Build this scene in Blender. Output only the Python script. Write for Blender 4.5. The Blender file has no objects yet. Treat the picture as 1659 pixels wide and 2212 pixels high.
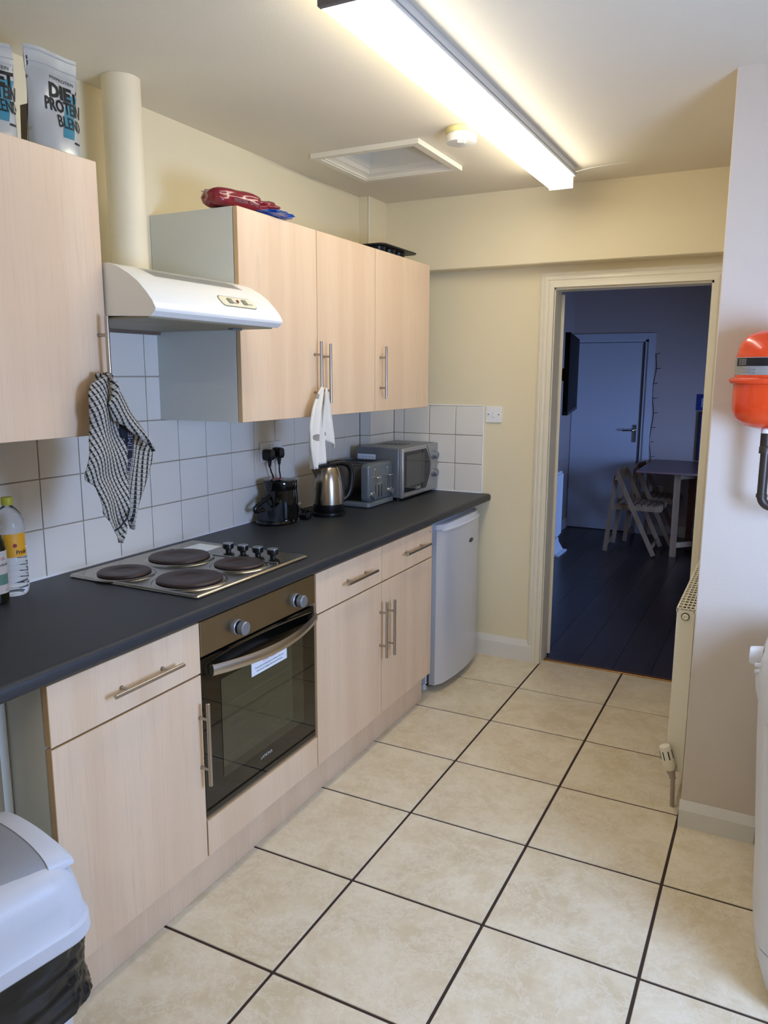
import bpy, bmesh, math, random
from mathutils import Vector, Matrix, noise
S = bpy.context.scene
COL = S.collection
random.seed(7)

# ------------------------------------------------------------------ camera
CAM = Vector((1.9698, -0.3383, 1.5436))
yaw, pitch, roll = -0.4753, -0.1763, 0.0036
fwd = Vector((math.sin(yaw)*math.cos(pitch), math.cos(yaw)*math.cos(pitch), math.sin(pitch)))
rt = Vector((math.cos(yaw), -math.sin(yaw), 0)); up = rt.cross(fwd)
r2 = math.cos(roll)*rt + math.sin(roll)*up; u2 = -math.sin(roll)*rt + math.cos(roll)*up
cd = bpy.data.cameras.new('camera'); cam = bpy.data.objects.new('camera', cd); COL.objects.link(cam)
M = Matrix((r2, u2, -fwd)).transposed().to_4x4(); M.translation = CAM
cam.matrix_world = M
cd.sensor_fit = 'HORIZONTAL'; cd.sensor_width = 36.0; cd.lens = 36.0*1663.0/1659.0
cd.clip_start = 0.02; cd.clip_end = 60
S.camera = cam

# ------------------------------------------------------------------ world, daylight through the windows, exposure
w = bpy.data.worlds.new('world'); S.world = w; w.use_nodes = True
w.node_tree.nodes['Background'].inputs[0].default_value = (0.42, 0.6, 1.0, 1)
w.node_tree.nodes['Background'].inputs[1].default_value = 1.2

def area_light(name, loc, direction, sx, sy, power, colour):
    l = bpy.data.lights.new(name, 'AREA'); l.shape = 'RECTANGLE'; l.size = sx; l.size_y = sy
    l.energy = power; l.color = colour
    o = bpy.data.objects.new(name, l); COL.objects.link(o); o.location = loc
    o.rotation_euler = Vector(direction).to_track_quat('-Z', 'Z').to_euler()
    return o
DAY = (0.37, 0.56, 1.0)
LAMP = 13.0            # emission of the fluorescent diffuser
area_light('kitchen_window_daylight', (2.665, 1.08, 1.24), (-1, 0.45, -0.22), .8, .5, 40, DAY)
area_light('dining_window_daylight', (2.97, 5.3, 0.85), (-1, 0.62, -0.35), 1.2, .6, 17, (0.24, 0.42, 1.0)).data.spread = math.radians(95)
S.view_settings.view_transform = 'Standard'; S.view_settings.look = 'None'
S.view_settings.exposure = 0.12; S.view_settings.gamma = 1.0; S.view_settings.use_curve_mapping = False

# ------------------------------------------------------------------ materials
def srgb(r, g, b):
    f = lambda c: (c/255/12.92) if c/255 <= .04045 else ((c/255+.055)/1.055)**2.4
    return (f(r), f(g), f(b), 1)
MATS = {}
def mat(name, col, rough=0.5, metal=0.0, bump=0.0, bscale=200.0, var=0.0, vscale=8.0, emit=0, coat=0, spec=0.5, trans=0, ior=1.45, aniso=0, alpha=1):
    m = bpy.data.materials.new(name); m.use_nodes = True
    nt = m.node_tree; b = nt.nodes['Principled BSDF']
    b.inputs['Base Color'].default_value = col; b.inputs['Roughness'].default_value = rough
    b.inputs['Metallic'].default_value = metal; b.inputs['Specular IOR Level'].default_value = spec
    b.inputs['Coat Weight'].default_value = coat; b.inputs['Transmission Weight'].default_value = trans
    b.inputs['IOR'].default_value = ior; b.inputs['Alpha'].default_value = alpha
    if aniso: b.inputs['Anisotropic'].default_value = aniso
    if emit: b.inputs['Emission Color'].default_value = col; b.inputs['Emission Strength'].default_value = emit
    tc = nt.nodes.new('ShaderNodeTexCoord')
    if var > 0:
        n = nt.nodes.new('ShaderNodeTexNoise'); n.inputs['Scale'].default_value = vscale; n.inputs['Detail'].default_value = 6
        nt.links.new(tc.outputs['Object'], n.inputs['Vector'])
        mx = nt.nodes.new('ShaderNodeMix'); mx.data_type = 'RGBA'
        mx.inputs[6].default_value = tuple(c*(1-var) for c in col[:3])+(1,); mx.inputs[7].default_value = tuple(min(1, c*(1+var)) for c in col[:3])+(1,)
        nt.links.new(n.outputs['Fac'], mx.inputs[0]); nt.links.new(mx.outputs[2], b.inputs['Base Color'])
    if bump > 0:
        n = nt.nodes.new('ShaderNodeTexNoise'); n.inputs['Scale'].default_value = bscale; n.inputs['Detail'].default_value = 3
        nt.links.new(tc.outputs['Object'], n.inputs['Vector'])
        bp = nt.nodes.new('ShaderNodeBump'); bp.inputs['Strength'].default_value = bump; bp.inputs['Distance'].default_value = 0.002
        nt.links.new(n.outputs['Fac'], bp.inputs['Height']); nt.links.new(bp.outputs['Normal'], b.inputs['Normal'])
    MATS[name] = m
    return m

def wood_mat(name, c1, c2, c3, rough=0.38, horiz=False, board=9.0, obj_rand=True):
    """fine straight-grained board: grain stretched along z (or y when horiz)"""
    m = bpy.data.materials.new(name); m.use_nodes = True; nt = m.node_tree; b = nt.nodes['Principled BSDF']
    N = nt.nodes.new; L = nt.links.new
    tc = N('ShaderNodeTexCoord'); oi = N('ShaderNodeObjectInfo'); va = N('ShaderNodeVectorMath'); va.operation = 'ADD'
    sc = N('ShaderNodeVectorMath'); sc.operation = 'SCALE'; sc.inputs['Scale'].default_value = 13.7
    cb = N('ShaderNodeCombineXYZ'); L(oi.outputs['Random'], cb.inputs[0]); L(oi.outputs['Random'], cb.inputs[1]); L(oi.outputs['Random'], cb.inputs[2])
    L(cb.outputs[0], sc.inputs[0]); L(tc.outputs['Object'], va.inputs[0]); L(sc.outputs[0], va.inputs[1])
    mp = N('ShaderNodeMapping'); mp.inputs['Scale'].default_value = (1, 1, .035) if not horiz else (1, .035, 1)
    L(va.outputs[0], mp.inputs[0])
    n1 = N('ShaderNodeTexNoise'); n1.inputs['Scale'].default_value = 190; n1.inputs['Detail'].default_value = 4; L(mp.outputs[0], n1.inputs['Vector'])
    n2 = N('ShaderNodeTexNoise'); n2.inputs['Scale'].default_value = board; n2.inputs['Detail'].default_value = 1.5; L(mp.outputs[0], n2.inputs['Vector'])
    mp3 = N('ShaderNodeMapping'); mp3.inputs['Scale'].default_value = (1, 1, .4) if not horiz else (1, .4, 1); L(va.outputs[0], mp3.inputs[0])
    n3 = N('ShaderNodeTexNoise'); n3.inputs['Scale'].default_value = 14; n3.inputs['Detail'].default_value = 3; n3.inputs['Distortion'].default_value = .5; L(mp3.outputs[0], n3.inputs['Vector'])
    r3 = N('ShaderNodeValToRGB'); r3.color_ramp.elements[0].position = .66; r3.color_ramp.elements[0].color = (0, 0, 0, 1); r3.color_ramp.elements[1].position = .80; r3.color_ramp.elements[1].color = (.4, .4, .4, 1)
    L(n3.outputs['Fac'], r3.inputs[0])
    r2_ = N('ShaderNodeValToRGB'); r2_.color_ramp.elements[0].position = .42; r2_.color_ramp.elements[1].position = .58; L(n2.outputs['Fac'], r2_.inputs[0])
    m1 = N('ShaderNodeMix'); m1.data_type = 'RGBA'; m1.inputs[6].default_value = c1; m1.inputs[7].default_value = c2; L(r2_.outputs[0], m1.inputs[0])
    r1 = N('ShaderNodeValToRGB'); r1.color_ramp.elements[0].position = .5; r1.color_ramp.elements[0].color = (0, 0, 0, 1); r1.color_ramp.elements[1].position = .78; r1.color_ramp.elements[1].color = (.5, .5, .5, 1); L(n1.outputs['Fac'], r1.inputs[0])
    m2 = N('ShaderNodeMix'); m2.data_type = 'RGBA'; m2.inputs[7].default_value = c3; L(m1.outputs[2], m2.inputs[6]); L(r1.outputs[0], m2.inputs[0])
    m3 = N('ShaderNodeMix'); m3.data_type = 'RGBA'; m3.inputs[7].default_value = c3; L(m2.outputs[2], m3.inputs[6]); L(r3.outputs[0], m3.inputs[0])
    L(m3.outputs[2], b.inputs['Base Color']); b.inputs['Roughness'].default_value = rough
    MATS[name] = m
    return m

maple = wood_mat('maple', srgb(225, 196, 163), srgb(231, 204, 172), srgb(212, 181, 150))
maple_edge = mat('maple_edge', srgb(206, 174, 132), .5)
beech = wood_mat('beech', srgb(138, 108, 80), srgb(150, 120, 90), srgb(112, 84, 60), board=20)
reddish = mat('red_wood', srgb(92, 48, 34), .5, var=.2)
table_wood = mat('table_wood', srgb(128, 98, 92), .35, var=.08)
cream = mat('cream_wall', srgb(232, 219, 184), .75, bump=.25, bscale=260, var=.015, vscale=3)
ceil_m = mat('ceiling_paint', srgb(228, 218, 196), .75, bump=.2, bscale=160, var=.02, vscale=2.5)
pale_wall = mat('pale_wall', srgb(216, 203, 187), .75, bump=.25, bscale=220, var=.01)
dining_wall = mat('dining_wall', srgb(200, 184, 176), .7, bump=.2, bscale=200)
trim_m = mat('trim_gloss', srgb(233, 226, 205), .35, bump=.15, bscale=60, var=.03, vscale=14)
skirt_m = mat('skirting_paint', srgb(226, 222, 212), .35, bump=.2, bscale=60, var=.04, vscale=16)
tile_w = mat('white_tile', srgb(232, 226, 214), .2, bump=.05, bscale=25, spec=.5)
grout_w = mat('wall_grout', srgb(176, 160, 140), .9)
grout_f = mat('floor_grout', srgb(62, 46, 38), .9)
caulk = mat('caulk', srgb(240, 240, 240), .4)
worktop_m = mat('worktop', srgb(45, 48, 52), .42, bump=.3, bscale=900, var=.25, vscale=420)
white_gloss = mat('white_gloss', srgb(236, 236, 234), .22)
white_plastic = mat('white_plastic', srgb(236, 236, 232), .4)
off_plastic = mat('cream_plastic', srgb(232, 226, 196), .4)
hood_white = mat('hood_white', srgb(240, 240, 234), .25, var=.02, vscale=5)
carcass_m = mat('carcass_grey', srgb(214, 216, 208), .5)
steel = mat('brushed_steel', srgb(190, 184, 174), .28, 1.0)
handle_m = mat('handle_nickel', srgb(176, 168, 158), .3, 1.0)
oven_steel = mat('oven_steel', srgb(158, 145, 122), .34, 1.0)
hob_steel = mat('hob_steel', srgb(176, 170, 158), .22, 1.0, var=.12, vscale=9)
chrome = mat('chrome', srgb(215, 215, 215), .08, 1.0)
black_gloss = mat('black_gloss', srgb(8, 8, 9), .05, spec=.6)
black_plastic = mat('black_plastic', srgb(14, 14, 16), .3)
black_matt = mat('black_matt', srgb(16, 15, 14), .6)
rubber = mat('black_rubber', srgb(12, 12, 13), .5)
oven_glass = mat('oven_glass', srgb(7, 7, 6), .03, spec=.8)
oven_window = mat('oven_window', srgb(48, 46, 32), .03, spec=.8)
hotplate = mat('hotplate_iron', srgb(62, 48, 44), .45, .35, var=.35, vscale=14, bump=.2, bscale=90)
grey_metal = mat('grey_enamel', srgb(118, 122, 126), .32, .35)
mw_silver = mat('silver_paint', srgb(168, 170, 170), .34, .6)
toaster_m = mat('toaster_enamel', srgb(98, 106, 112), .25, .2)
knob_silver = mat('knob_silver', srgb(150, 156, 164), .42, .7)
orange = mat('tank_orange', srgb(226, 72, 28), .22, coat=.3)
dark_pipe = mat('dark_pipe', srgb(70, 62, 54), .38, .5)
rad_white = mat('radiator_enamel', srgb(232, 226, 204), .35)
rad_dark = mat('radiator_dark', srgb(60, 52, 40), .8)
fridge_m = mat('fridge_silver', srgb(206, 208, 212), .3, .25)
fridge_side = mat('fridge_side', srgb(210, 214, 222), .35, .1)
gasket = mat('gasket', srgb(70, 72, 76), .7)
washer_m = mat('washer_white', srgb(222, 224, 230), .3)
lamp_emit = mat('lamp_diffuser', (1.0, 0.94, 0.81, 1), .4, emit=LAMP)
fill_lamp_emit = mat('added_lamp_diffuser', (1.0, 0.94, 0.83, 1), .4, emit=LAMP*1.15)  # glow of the added fill batten behind the camera
lamp_body = mat('lamp_body', srgb(196, 196, 192), .4)
lamp_cap = mat('lamp_end', srgb(110, 104, 100), .5)
pouch_m = mat('pouch_silver', srgb(190, 193, 192), .3, .35, bump=.8, bscale=13)
pouch_side = mat('pouch_gusset', srgb(116, 100, 84), .45)
ink = mat('black_ink', srgb(18, 18, 20), .5)
teal = mat('teal_print', srgb(58, 130, 150), .4)
sticker = mat('sticker_white', srgb(225, 232, 240), .4)
red_ink = mat('red_ink', srgb(190, 90, 90), .5)
grey_ink = mat('grey_ink', srgb(90, 95, 110), .5)
silver_ink = mat('silver_ink', srgb(200, 200, 200), .4)
label_yellow = mat('label_yellow', srgb(232, 165, 40), .4, var=.08, vscale=40)
label_blue = mat('label_blue', srgb(90, 110, 130), .45)
label_cream = mat('label_cream', srgb(206, 190, 176), .5)
yellow_cap = mat('yellow_cap', srgb(196, 186, 50), .4)
plastic_clear = mat('clear_plastic', (0.93, .95, .97, 1), .05, trans=1.0, ior=1.2)
dark_glass = mat('olive_glass', srgb(24, 24, 10), .06, spec=.6)
maroon = mat('maroon_wrap', srgb(128, 22, 38), .18, bump=.6, bscale=22, coat=.5)
blue_wrap = mat('blue_wrap', srgb(30, 78, 160), .15, bump=.8, bscale=30, coat=.5)
clear_wrap = mat('pale_wrap', srgb(150, 170, 176), .15, bump=.6, bscale=30, coat=.4)
bin_bag_m = mat('bin_liner', srgb(13, 13, 14), .2, bump=.5, bscale=26, spec=.6)
bin_m = mat('bin_plastic', srgb(206, 209, 215), .42, bump=.06, bscale=300)
tv_m = mat('tv_black', srgb(9, 9, 12), .5, spec=.15)
blue_print = mat('blue_print', srgb(20, 50, 130), .4)
dining_rad = mat('dining_radiator', srgb(225, 226, 230), .4)
dark_floor = wood_mat('dark_laminate', srgb(40, 30, 28), srgb(52, 40, 36), srgb(26, 19, 18), rough=.3, horiz=True, board=12)
brass = mat('threshold_brass', srgb(150, 110, 60), .35, .8)
navy_cloth = mat('navy_cloth', srgb(24, 26, 42), .9)
cobweb_m = mat('cobweb', srgb(235, 230, 215), .8)
hatch_m = mat('hatch_paint', srgb(232, 224, 204), .5, bump=.2, bscale=80)
alarm_m = mat('alarm_white', srgb(240, 236, 222), .4)
alarm_base = mat('alarm_base_yellow', srgb(226, 214, 150), .5)
fabric_edge = mat('towel_hem', srgb(215, 212, 200), .9)

def floor_tile_mat():
    m = bpy.data.materials.new('travertine_tile'); m.use_nodes = True; nt = m.node_tree; b = nt.nodes['Principled BSDF']
    N = nt.nodes.new; L = nt.links.new
    tc = N('ShaderNodeTexCoord'); oi = N('ShaderNodeObjectInfo'); mu = N('ShaderNodeMath'); mu.operation = 'MULTIPLY'; mu.inputs[1].default_value = 37
    L(oi.outputs['Random'], mu.inputs[0])
    va = N('ShaderNodeVectorMath'); va.operation = 'ADD'; cb = N('ShaderNodeCombineXYZ')
    for k in range(3): L(mu.outputs[0], cb.inputs[k])
    L(tc.outputs['Object'], va.inputs[0]); L(cb.outputs[0], va.inputs[1])
    n1 = N('ShaderNodeTexNoise'); n1.inputs['Scale'].default_value = 5; n1.inputs['Detail'].default_value = 12; n1.inputs['Roughness'].default_value = .74; n1.inputs['Distortion'].default_value = .3
    n2 = N('ShaderNodeTexNoise'); n2.inputs['Scale'].default_value = 6; n2.inputs['Detail'].default_value = 15; n2.inputs['Roughness'].default_value = .8; n2.inputs['Distortion'].default_value = .35
    L(va.outputs[0], n1.inputs['Vector']); L(va.outputs[0], n2.inputs['Vector'])
    r1 = N('ShaderNodeValToRGB'); e = r1.color_ramp.elements
    e[0].position = .40; e[0].color = srgb(217, 199, 164); e[1].position = .60; e[1].color = srgb(234, 220, 190)
    L(n1.outputs['Fac'], r1.inputs[0])
    r2_ = N('ShaderNodeValToRGB'); e = r2_.color_ramp.elements
    e[0].position = .485; e[0].color = (0, 0, 0, 1); e[1].position = .50; e[1].color = (.75, .75, .75, 1)
    x = e.new(.515); x.color = (0, 0, 0, 1)
    L(n2.outputs['Fac'], r2_.inputs[0])
    mx = N('ShaderNodeMix'); mx.data_type = 'RGBA'; mx.inputs[7].default_value = srgb(243, 235, 215); L(r1.outputs[0], mx.inputs[6]); L(r2_.outputs[0], mx.inputs[0])
    L(mx.outputs[2], b.inputs['Base Color'])
    b.inputs['Roughness'].default_value = .3
    bp = N('ShaderNodeBump'); bp.inputs['Strength'].default_value = .12; bp.inputs['Distance'].default_value = .003; L(n1.outputs['Fac'], bp.inputs['Height']); L(bp.outputs[0], b.inputs['Normal'])
    return m
floor_tile_m = floor_tile_mat()

def check_cloth():
    """waffle tea towel: black and white woven check from UV"""
    m = bpy.data.materials.new('waffle_check'); m.use_nodes = True; nt = m.node_tree; b = nt.nodes['Principled BSDF']
    N = nt.nodes.new; L = nt.links.new
    uv = N('ShaderNodeUVMap'); sp = N('ShaderNodeSeparateXYZ'); L(uv.outputs[0], sp.inputs[0])
    def stripe(sock, thr):
        f = N('ShaderNodeMath'); f.operation = 'FRACT'; L(sock, f.inputs[0])
        g = N('ShaderNodeMath'); g.operation = 'LESS_THAN'; g.inputs[1].default_value = thr; L(f.outputs[0], g.inputs[0]); return g.outputs[0]
    a = stripe(sp.outputs[0], .40); c = stripe(sp.outputs[1], .30)
    g = N('ShaderNodeMath'); g.operation = 'MULTIPLY'; c2 = stripe(sp.outputs[1], .90); L(c2, g.inputs[0]); g.inputs[1].default_value = .95
    mul = N('ShaderNodeMath'); mul.operation = 'MAXIMUM'
    ag = N('ShaderNodeMath'); ag.operation = 'MULTIPLY'; L(a, ag.inputs[0]); L(g.outputs[0], ag.inputs[1])
    ch = N('ShaderNodeMath'); ch.operation = 'MULTIPLY'; ch.inputs[1].default_value = .36; L(c, ch.inputs[0])
    L(ag.outputs[0], mul.inputs[0]); L(ch.outputs[0], mul.inputs[1])
    mx = N('ShaderNodeMix'); mx.data_type = 'RGBA'; mx.inputs[6].default_value = srgb(178, 174, 164); mx.inputs[7].default_value = srgb(28, 28, 32)
    L(mul.outputs[0], mx.inputs[0]); L(mx.outputs[2], b.inputs['Base Color']); b.inputs['Roughness'].default_value = .95; b.inputs['Specular IOR Level'].default_value = .1
    bp = N('ShaderNodeBump'); bp.inputs['Strength'].default_value = .9; bp.inputs['Distance'].default_value = .003
    iv = N('ShaderNodeMath'); iv.operation = 'SUBTRACT'; iv.inputs[0].default_value = 1; L(mul.outputs[0], iv.inputs[1]); L(iv.outputs[0], bp.inputs['Height']); L(bp.outputs[0], b.inputs['Normal'])
    return m
check_m = check_cloth()

def dotted_cloth():
    m = bpy.data.materials.new('dotted_white_cloth'); m.use_nodes = True; nt = m.node_tree; b = nt.nodes['Principled BSDF']
    N = nt.nodes.new; L = nt.links.new
    uv = N('ShaderNodeUVMap'); v = N('ShaderNodeTexVoronoi'); v.inputs['Randomness'].default_value = .35; v.inputs['Scale'].default_value = 1.0
    L(uv.outputs[0], v.inputs['Vector'])
    g = N('ShaderNodeMath'); g.operation = 'LESS_THAN'; g.inputs[1].default_value = .15; L(v.outputs['Distance'], g.inputs[0])
    mx = N('ShaderNodeMix'); mx.data_type = 'RGBA'; mx.inputs[6].default_value = srgb(226, 222, 212); mx.inputs[7].default_value = srgb(150, 145, 136)
    L(g.outputs[0], mx.inputs[0]); L(mx.outputs[2], b.inputs['Base Color']); b.inputs['Roughness'].default_value = .95; b.inputs['Specular IOR Level'].default_value = .1
    return m
dotted_m = dotted_cloth()

# ------------------------------------------------------------------ helpers
WLOC = {}
def wl(p): return WLOC.get(p.name, Vector((0, 0, 0))) if p else Vector((0, 0, 0))
def link(o, parent=None):
    COL.objects.link(o); o.parent = parent; return o
def thing(name, label, cat, loc=(0, 0, 0), group=None):
    o = bpy.data.objects.new(name, None); COL.objects.link(o); o.location = loc; o.empty_display_size = .05
    WLOC[o.name] = Vector(loc); o['label'] = label; o['category'] = cat
    if group: o['group'] = group
    return o
def tag(o, label, cat, group=None, kind=None):
    o['label'] = label; o['category'] = cat
    if group: o['group'] = group
    return o
def mk(name, bm, m, parent=None, smooth=False, origin=None, angle=35):
    """bm holds world coordinates; object origin = parent's origin (or given origin)"""
    pl = wl(parent)
    org = Vector(origin) if origin is not None else pl
    bmesh.ops.translate(bm, verts=bm.verts, vec=-org)
    me = bpy.data.meshes.new(name); bm.normal_update(); bm.to_mesh(me); bm.free()
    for x in (m if isinstance(m, (list, tuple)) else [m]): me.materials.append(x)
    if smooth:
        me.polygons.foreach_set('use_smooth', [True]*len(me.polygons))
        try: me.set_sharp_from_angle(angle=math.radians(angle))
        except Exception: pass
    o = bpy.data.objects.new(name, me); COL.objects.link(o); o.parent = parent; o.location = org - pl
    WLOC[o.name] = org
    return o
def struct(o): o['kind'] = 'structure'; return o
def b_box(bm, x, y, z, mi=0, bevel=0, seg=1):
    vs = [bm.verts.new((a, b, c)) for a in x for b in y for c in z]
    idx = [(0, 1, 3, 2), (4, 6, 7, 5), (0, 4, 5, 1), (2, 3, 7, 6), (0, 2, 6, 4), (1, 5, 7, 3)]
    fs = [bm.faces.new([vs[i] for i in f]) for f in idx]
    for f in fs: f.material_index = mi
    if bevel:
        es = list({e for f in fs for e in f.edges})
        bmesh.ops.bevel(bm, geom=es, offset=bevel, segments=seg, profile=.5, affect='EDGES')
def flat_big(me):
    # large faces flat, rounded edges smooth, so bevels do not bend the shading of the faces
    mx = max(p.area for p in me.polygons)
    me.polygons.foreach_set('use_smooth', [p.area < .12*mx for p in me.polygons])
def box(name, m, x, y, z, parent=None, bevel=0, seg=1, smooth=False, origin=None):
    bm = bmesh.new(); b_box(bm, x, y, z, 0, bevel, seg)
    o = mk(name, bm, m, parent, smooth, origin)
    if seg > 1: flat_big(o.data)
    return o
def b_frame(bm, path, i):
    t = (path[min(i+1, len(path)-1)] - path[max(i-1, 0)]).normalized(); return t
def b_tube(bm, pts, r, n=12, cap=True, mi=0):
    pts = [Vector(p) for p in pts]; rings = []
    t0 = (pts[1]-pts[0]).normalized(); u = t0.orthogonal().normalized()
    for i, p in enumerate(pts):
        t = b_frame(bm, pts, i); u = (u - t*u.dot(t)).normalized(); v = t.cross(u)
        rr = r[i] if isinstance(r, (list, tuple)) else r
        rings.append([bm.verts.new(p + u*rr*math.cos(2*math.pi*k/n) + v*rr*math.sin(2*math.pi*k/n)) for k in range(n)])
    for a, b in zip(rings, rings[1:]):
        for k in range(n):
            f = bm.faces.new((a[k], a[(k+1) % n], b[(k+1) % n], b[k])); f.material_index = mi
    if cap:
        bm.faces.new(rings[0][::-1]).material_index = mi; bm.faces.new(rings[-1]).material_index = mi
def tube(name, m, pts, r, parent=None, n=12):
    bm = bmesh.new(); b_tube(bm, pts, r, n); return mk(name, bm, m, parent, True)
def smooth_path(pts, sub=6):
    pts = [Vector(p) for p in pts]; out = []
    P = [pts[0]*2-pts[1]] + pts + [pts[-1]*2-pts[-2]]
    for i in range(1, len(P)-2):
        for k in range(sub):
            t = k/sub; a, b, c, d = P[i-1], P[i], P[i+1], P[i+2]
            out.append(.5*((2*b) + (c-a)*t + (2*a-5*b+4*c-d)*t*t + (-a+3*b-3*c+d)*t**3))
    out.append(pts[-1]); return out
def b_lathe(bm, prof, c, axis='z', n=32, mi=0, arc=None, sx=1, sy=1):
    """prof: (radius, height) pairs; axis direction for height"""
    c = Vector(c)
    A = {'z': (Vector((1, 0, 0)), Vector((0, 1, 0)), Vector((0, 0, 1))), 'x': (Vector((0, 1, 0)), Vector((0, 0, 1)), Vector((1, 0, 0))), 'y': (Vector((0, 0, 1)), Vector((1, 0, 0)), Vector((0, 1, 0)))}[axis] if isinstance(axis, str) else axis
    rings = []
    for r, h in prof:
        if r < 1e-6: rings.append([bm.verts.new(c + A[2]*h)])
        else: rings.append([bm.verts.new(c + A[2]*h + A[0]*r*sx*math.cos(2*math.pi*k/n) + A[1]*r*sy*math.sin(2*math.pi*k/n)) for k in range(n)])
    for a, b in zip(rings, rings[1:]):
        for k in range(n):
            k2 = (k+1) % n
            if len(a) == 1 and len(b) == 1: continue
            if len(a) == 1: f = bm.faces.new((a[0], b[k2], b[k]))
            elif len(b) == 1: f = bm.faces.new((a[k], a[k2], b[0]))
            else: f = bm.faces.new((a[k], a[k2], b[k2], b[k]))
            f.material_index = mi
    if len(rings[0]) > 1: bm.faces.new(rings[0][::-1]).material_index = mi
    if len(rings[-1]) > 1: bm.faces.new(rings[-1]).material_index = mi
def lathe(name, m, prof, c, parent=None, axis='z', n=32, sx=1, sy=1):
    bm = bmesh.new(); b_lathe(bm, prof, c, axis, n, 0, None, sx, sy); bmesh.ops.recalc_face_normals(bm, faces=bm.faces)
    return mk(name, bm, m, parent, True)
def b_prism(bm, poly, axis, a, b, mi=0):
    """poly in the two other axes (cyclic order x,y,z), extruded along axis from a to b"""
    def P(p, q, h): return {'x': (h, p, q), 'y': (p, h, q), 'z': (p, q, h)}[axis]
    A = [bm.verts.new(P(p, q, a)) for p, q in poly]; B = [bm.verts.new(P(p, q, b)) for p, q in poly]
    fs = [bm.faces.new(A), bm.faces.new(B[::-1])]
    n = len(poly)
    for i in range(n): fs.append(bm.faces.new((A[i], B[i], B[(i+1) % n], A[(i+1) % n])))
    for f in fs: f.material_index = mi
def prism(name, m, poly, axis, a, b, parent=None, smooth=False, bevel=0):
    bm = bmesh.new(); b_prism(bm, poly, axis, a, b)
    if bevel: bmesh.ops.bevel(bm, geom=list(bm.edges), offset=bevel, segments=2, affect='EDGES')
    bmesh.ops.recalc_face_normals(bm, faces=bm.faces)
    return mk(name, bm, m, parent, smooth)
def b_grid(bm, fn, nu, nv, uvfn=None, mi=0, closed_u=False):
    V = [[bm.verts.new(fn(i/nu, j/nv)) for i in range(nu+1)] for j in range(nv+1)]
    uvl = bm.loops.layers.uv.verify() if uvfn else None
    for j in range(nv):
        for i in range(nu):
            f = bm.faces.new((V[j][i], V[j][i+1], V[j+1][i+1], V[j+1][i])); f.material_index = mi
            if uvfn:
                for l, (a, b) in zip(f.loops, ((i, j), (i+1, j), (i+1, j+1), (i, j+1))): l[uvl].uv = uvfn(a/nu, b/nv)
def rrect(w, d, r, n=5):
    """rounded rectangle outline centred at 0"""
    out = []
    for cx, cy, a0 in ((w/2-r, d/2-r, 0), (-w/2+r, d/2-r, 90), (-w/2+r, -d/2+r, 180), (w/2-r, -d/2+r, 270)):
        for k in range(n+1):
            a = math.radians(a0+90*k/n); out.append((cx+r*math.cos(a), cy+r*math.sin(a)))
    return out
def b_loft(bm, rings, cap0=True, cap1=True, mi=0):
    R = [[bm.verts.new(p) for p in ring] for ring in rings]; n = len(R[0])
    for a, b in zip(R, R[1:]):
        for k in range(n): bm.faces.new((a[k], a[(k+1) % n], b[(k+1) % n], b[k])).material_index = mi
    if cap0: bm.faces.new(R[0][::-1]).material_index = mi
    if cap1: bm.faces.new(R[-1]).material_index = mi
    return R
def text(name, s, size, m, parent, org, xdir, ydir, fn=None, bold=0.0, sx=1.0, align='LEFT', shear=0):
    cu = bpy.data.curves.new(name, 'FONT'); cu.body = s; cu.size = size; cu.align_x = align; cu.offset = bold; cu.shear = shear
    cu.resolution_u = 2
    t = bpy.data.objects.new('tmp', cu); COL.objects.link(t)
    dg = bpy.context.evaluated_depsgraph_get(); me = bpy.data.meshes.new_from_object(t.evaluated_get(dg))
    bpy.data.objects.remove(t)
    X = Vector(xdir).normalized(); Y = Vector(ydir).normalized(); O = Vector(org); pl = wl(parent)
    for v in me.vertices:
        p = O + X*v.co.x*sx + Y*v.co.y
        if fn: p = fn(v.co.x*sx, v.co.y)
        v.co = Vector(p) - pl
    me.materials.clear(); me.materials.append(m)
    o = bpy.data.objects.new(name, me); COL.objects.link(o); o.parent = parent
    return o
def X_(a): return (a[0], a[1])

# ================================================================== SETTING
XW = -0.06; YB = 3.60; YS = 3.503; H = 2.44; XS = 1.765; YST = 2.33; XR = 2.68; YN = -1.7
ZW = 0.91
# kitchen floor: grout slab and tiles
fl = struct(box('floor', grout_f, (-.2, 2.9), (YN-.1, 3.665), (-.08, -.003)))
xs = [-.38, .0475, .474, .901, 1.328, 1.757, 2.186, 2.615, 3.04]
ys = [3.64, 3.215, 2.80, 2.380, 1.955, 1.532, 1.110, .687, .264, -.159, -.582, -1.005, -1.43, -1.85]
g = .0045
for i in range(len(xs)-1):
    for j in range(len(ys)-1):
        x0, x1, y0, y1 = max(xs[i], -.1)+g, min(xs[i+1], 2.75)-g, max(ys[j+1], YN-.05)+g, ys[j]-g
        if j == 0: y1 = 3.655
        if x1-x0 < .05: continue
        if x0 > XS+.05 and y0 > YST+.05: continue
        c = ((x0+x1)/2, (y0+y1)/2, 0)
        box('floor_tile', floor_tile_m, (x0, x1), (y0, y1), (-.012, random.uniform(0, .0006)), fl, bevel=.0015, origin=c)
box('threshold_strip', brass, (.907, 1.63), (3.648, 3.682), (-.01, .006), fl, bevel=.002)
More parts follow.
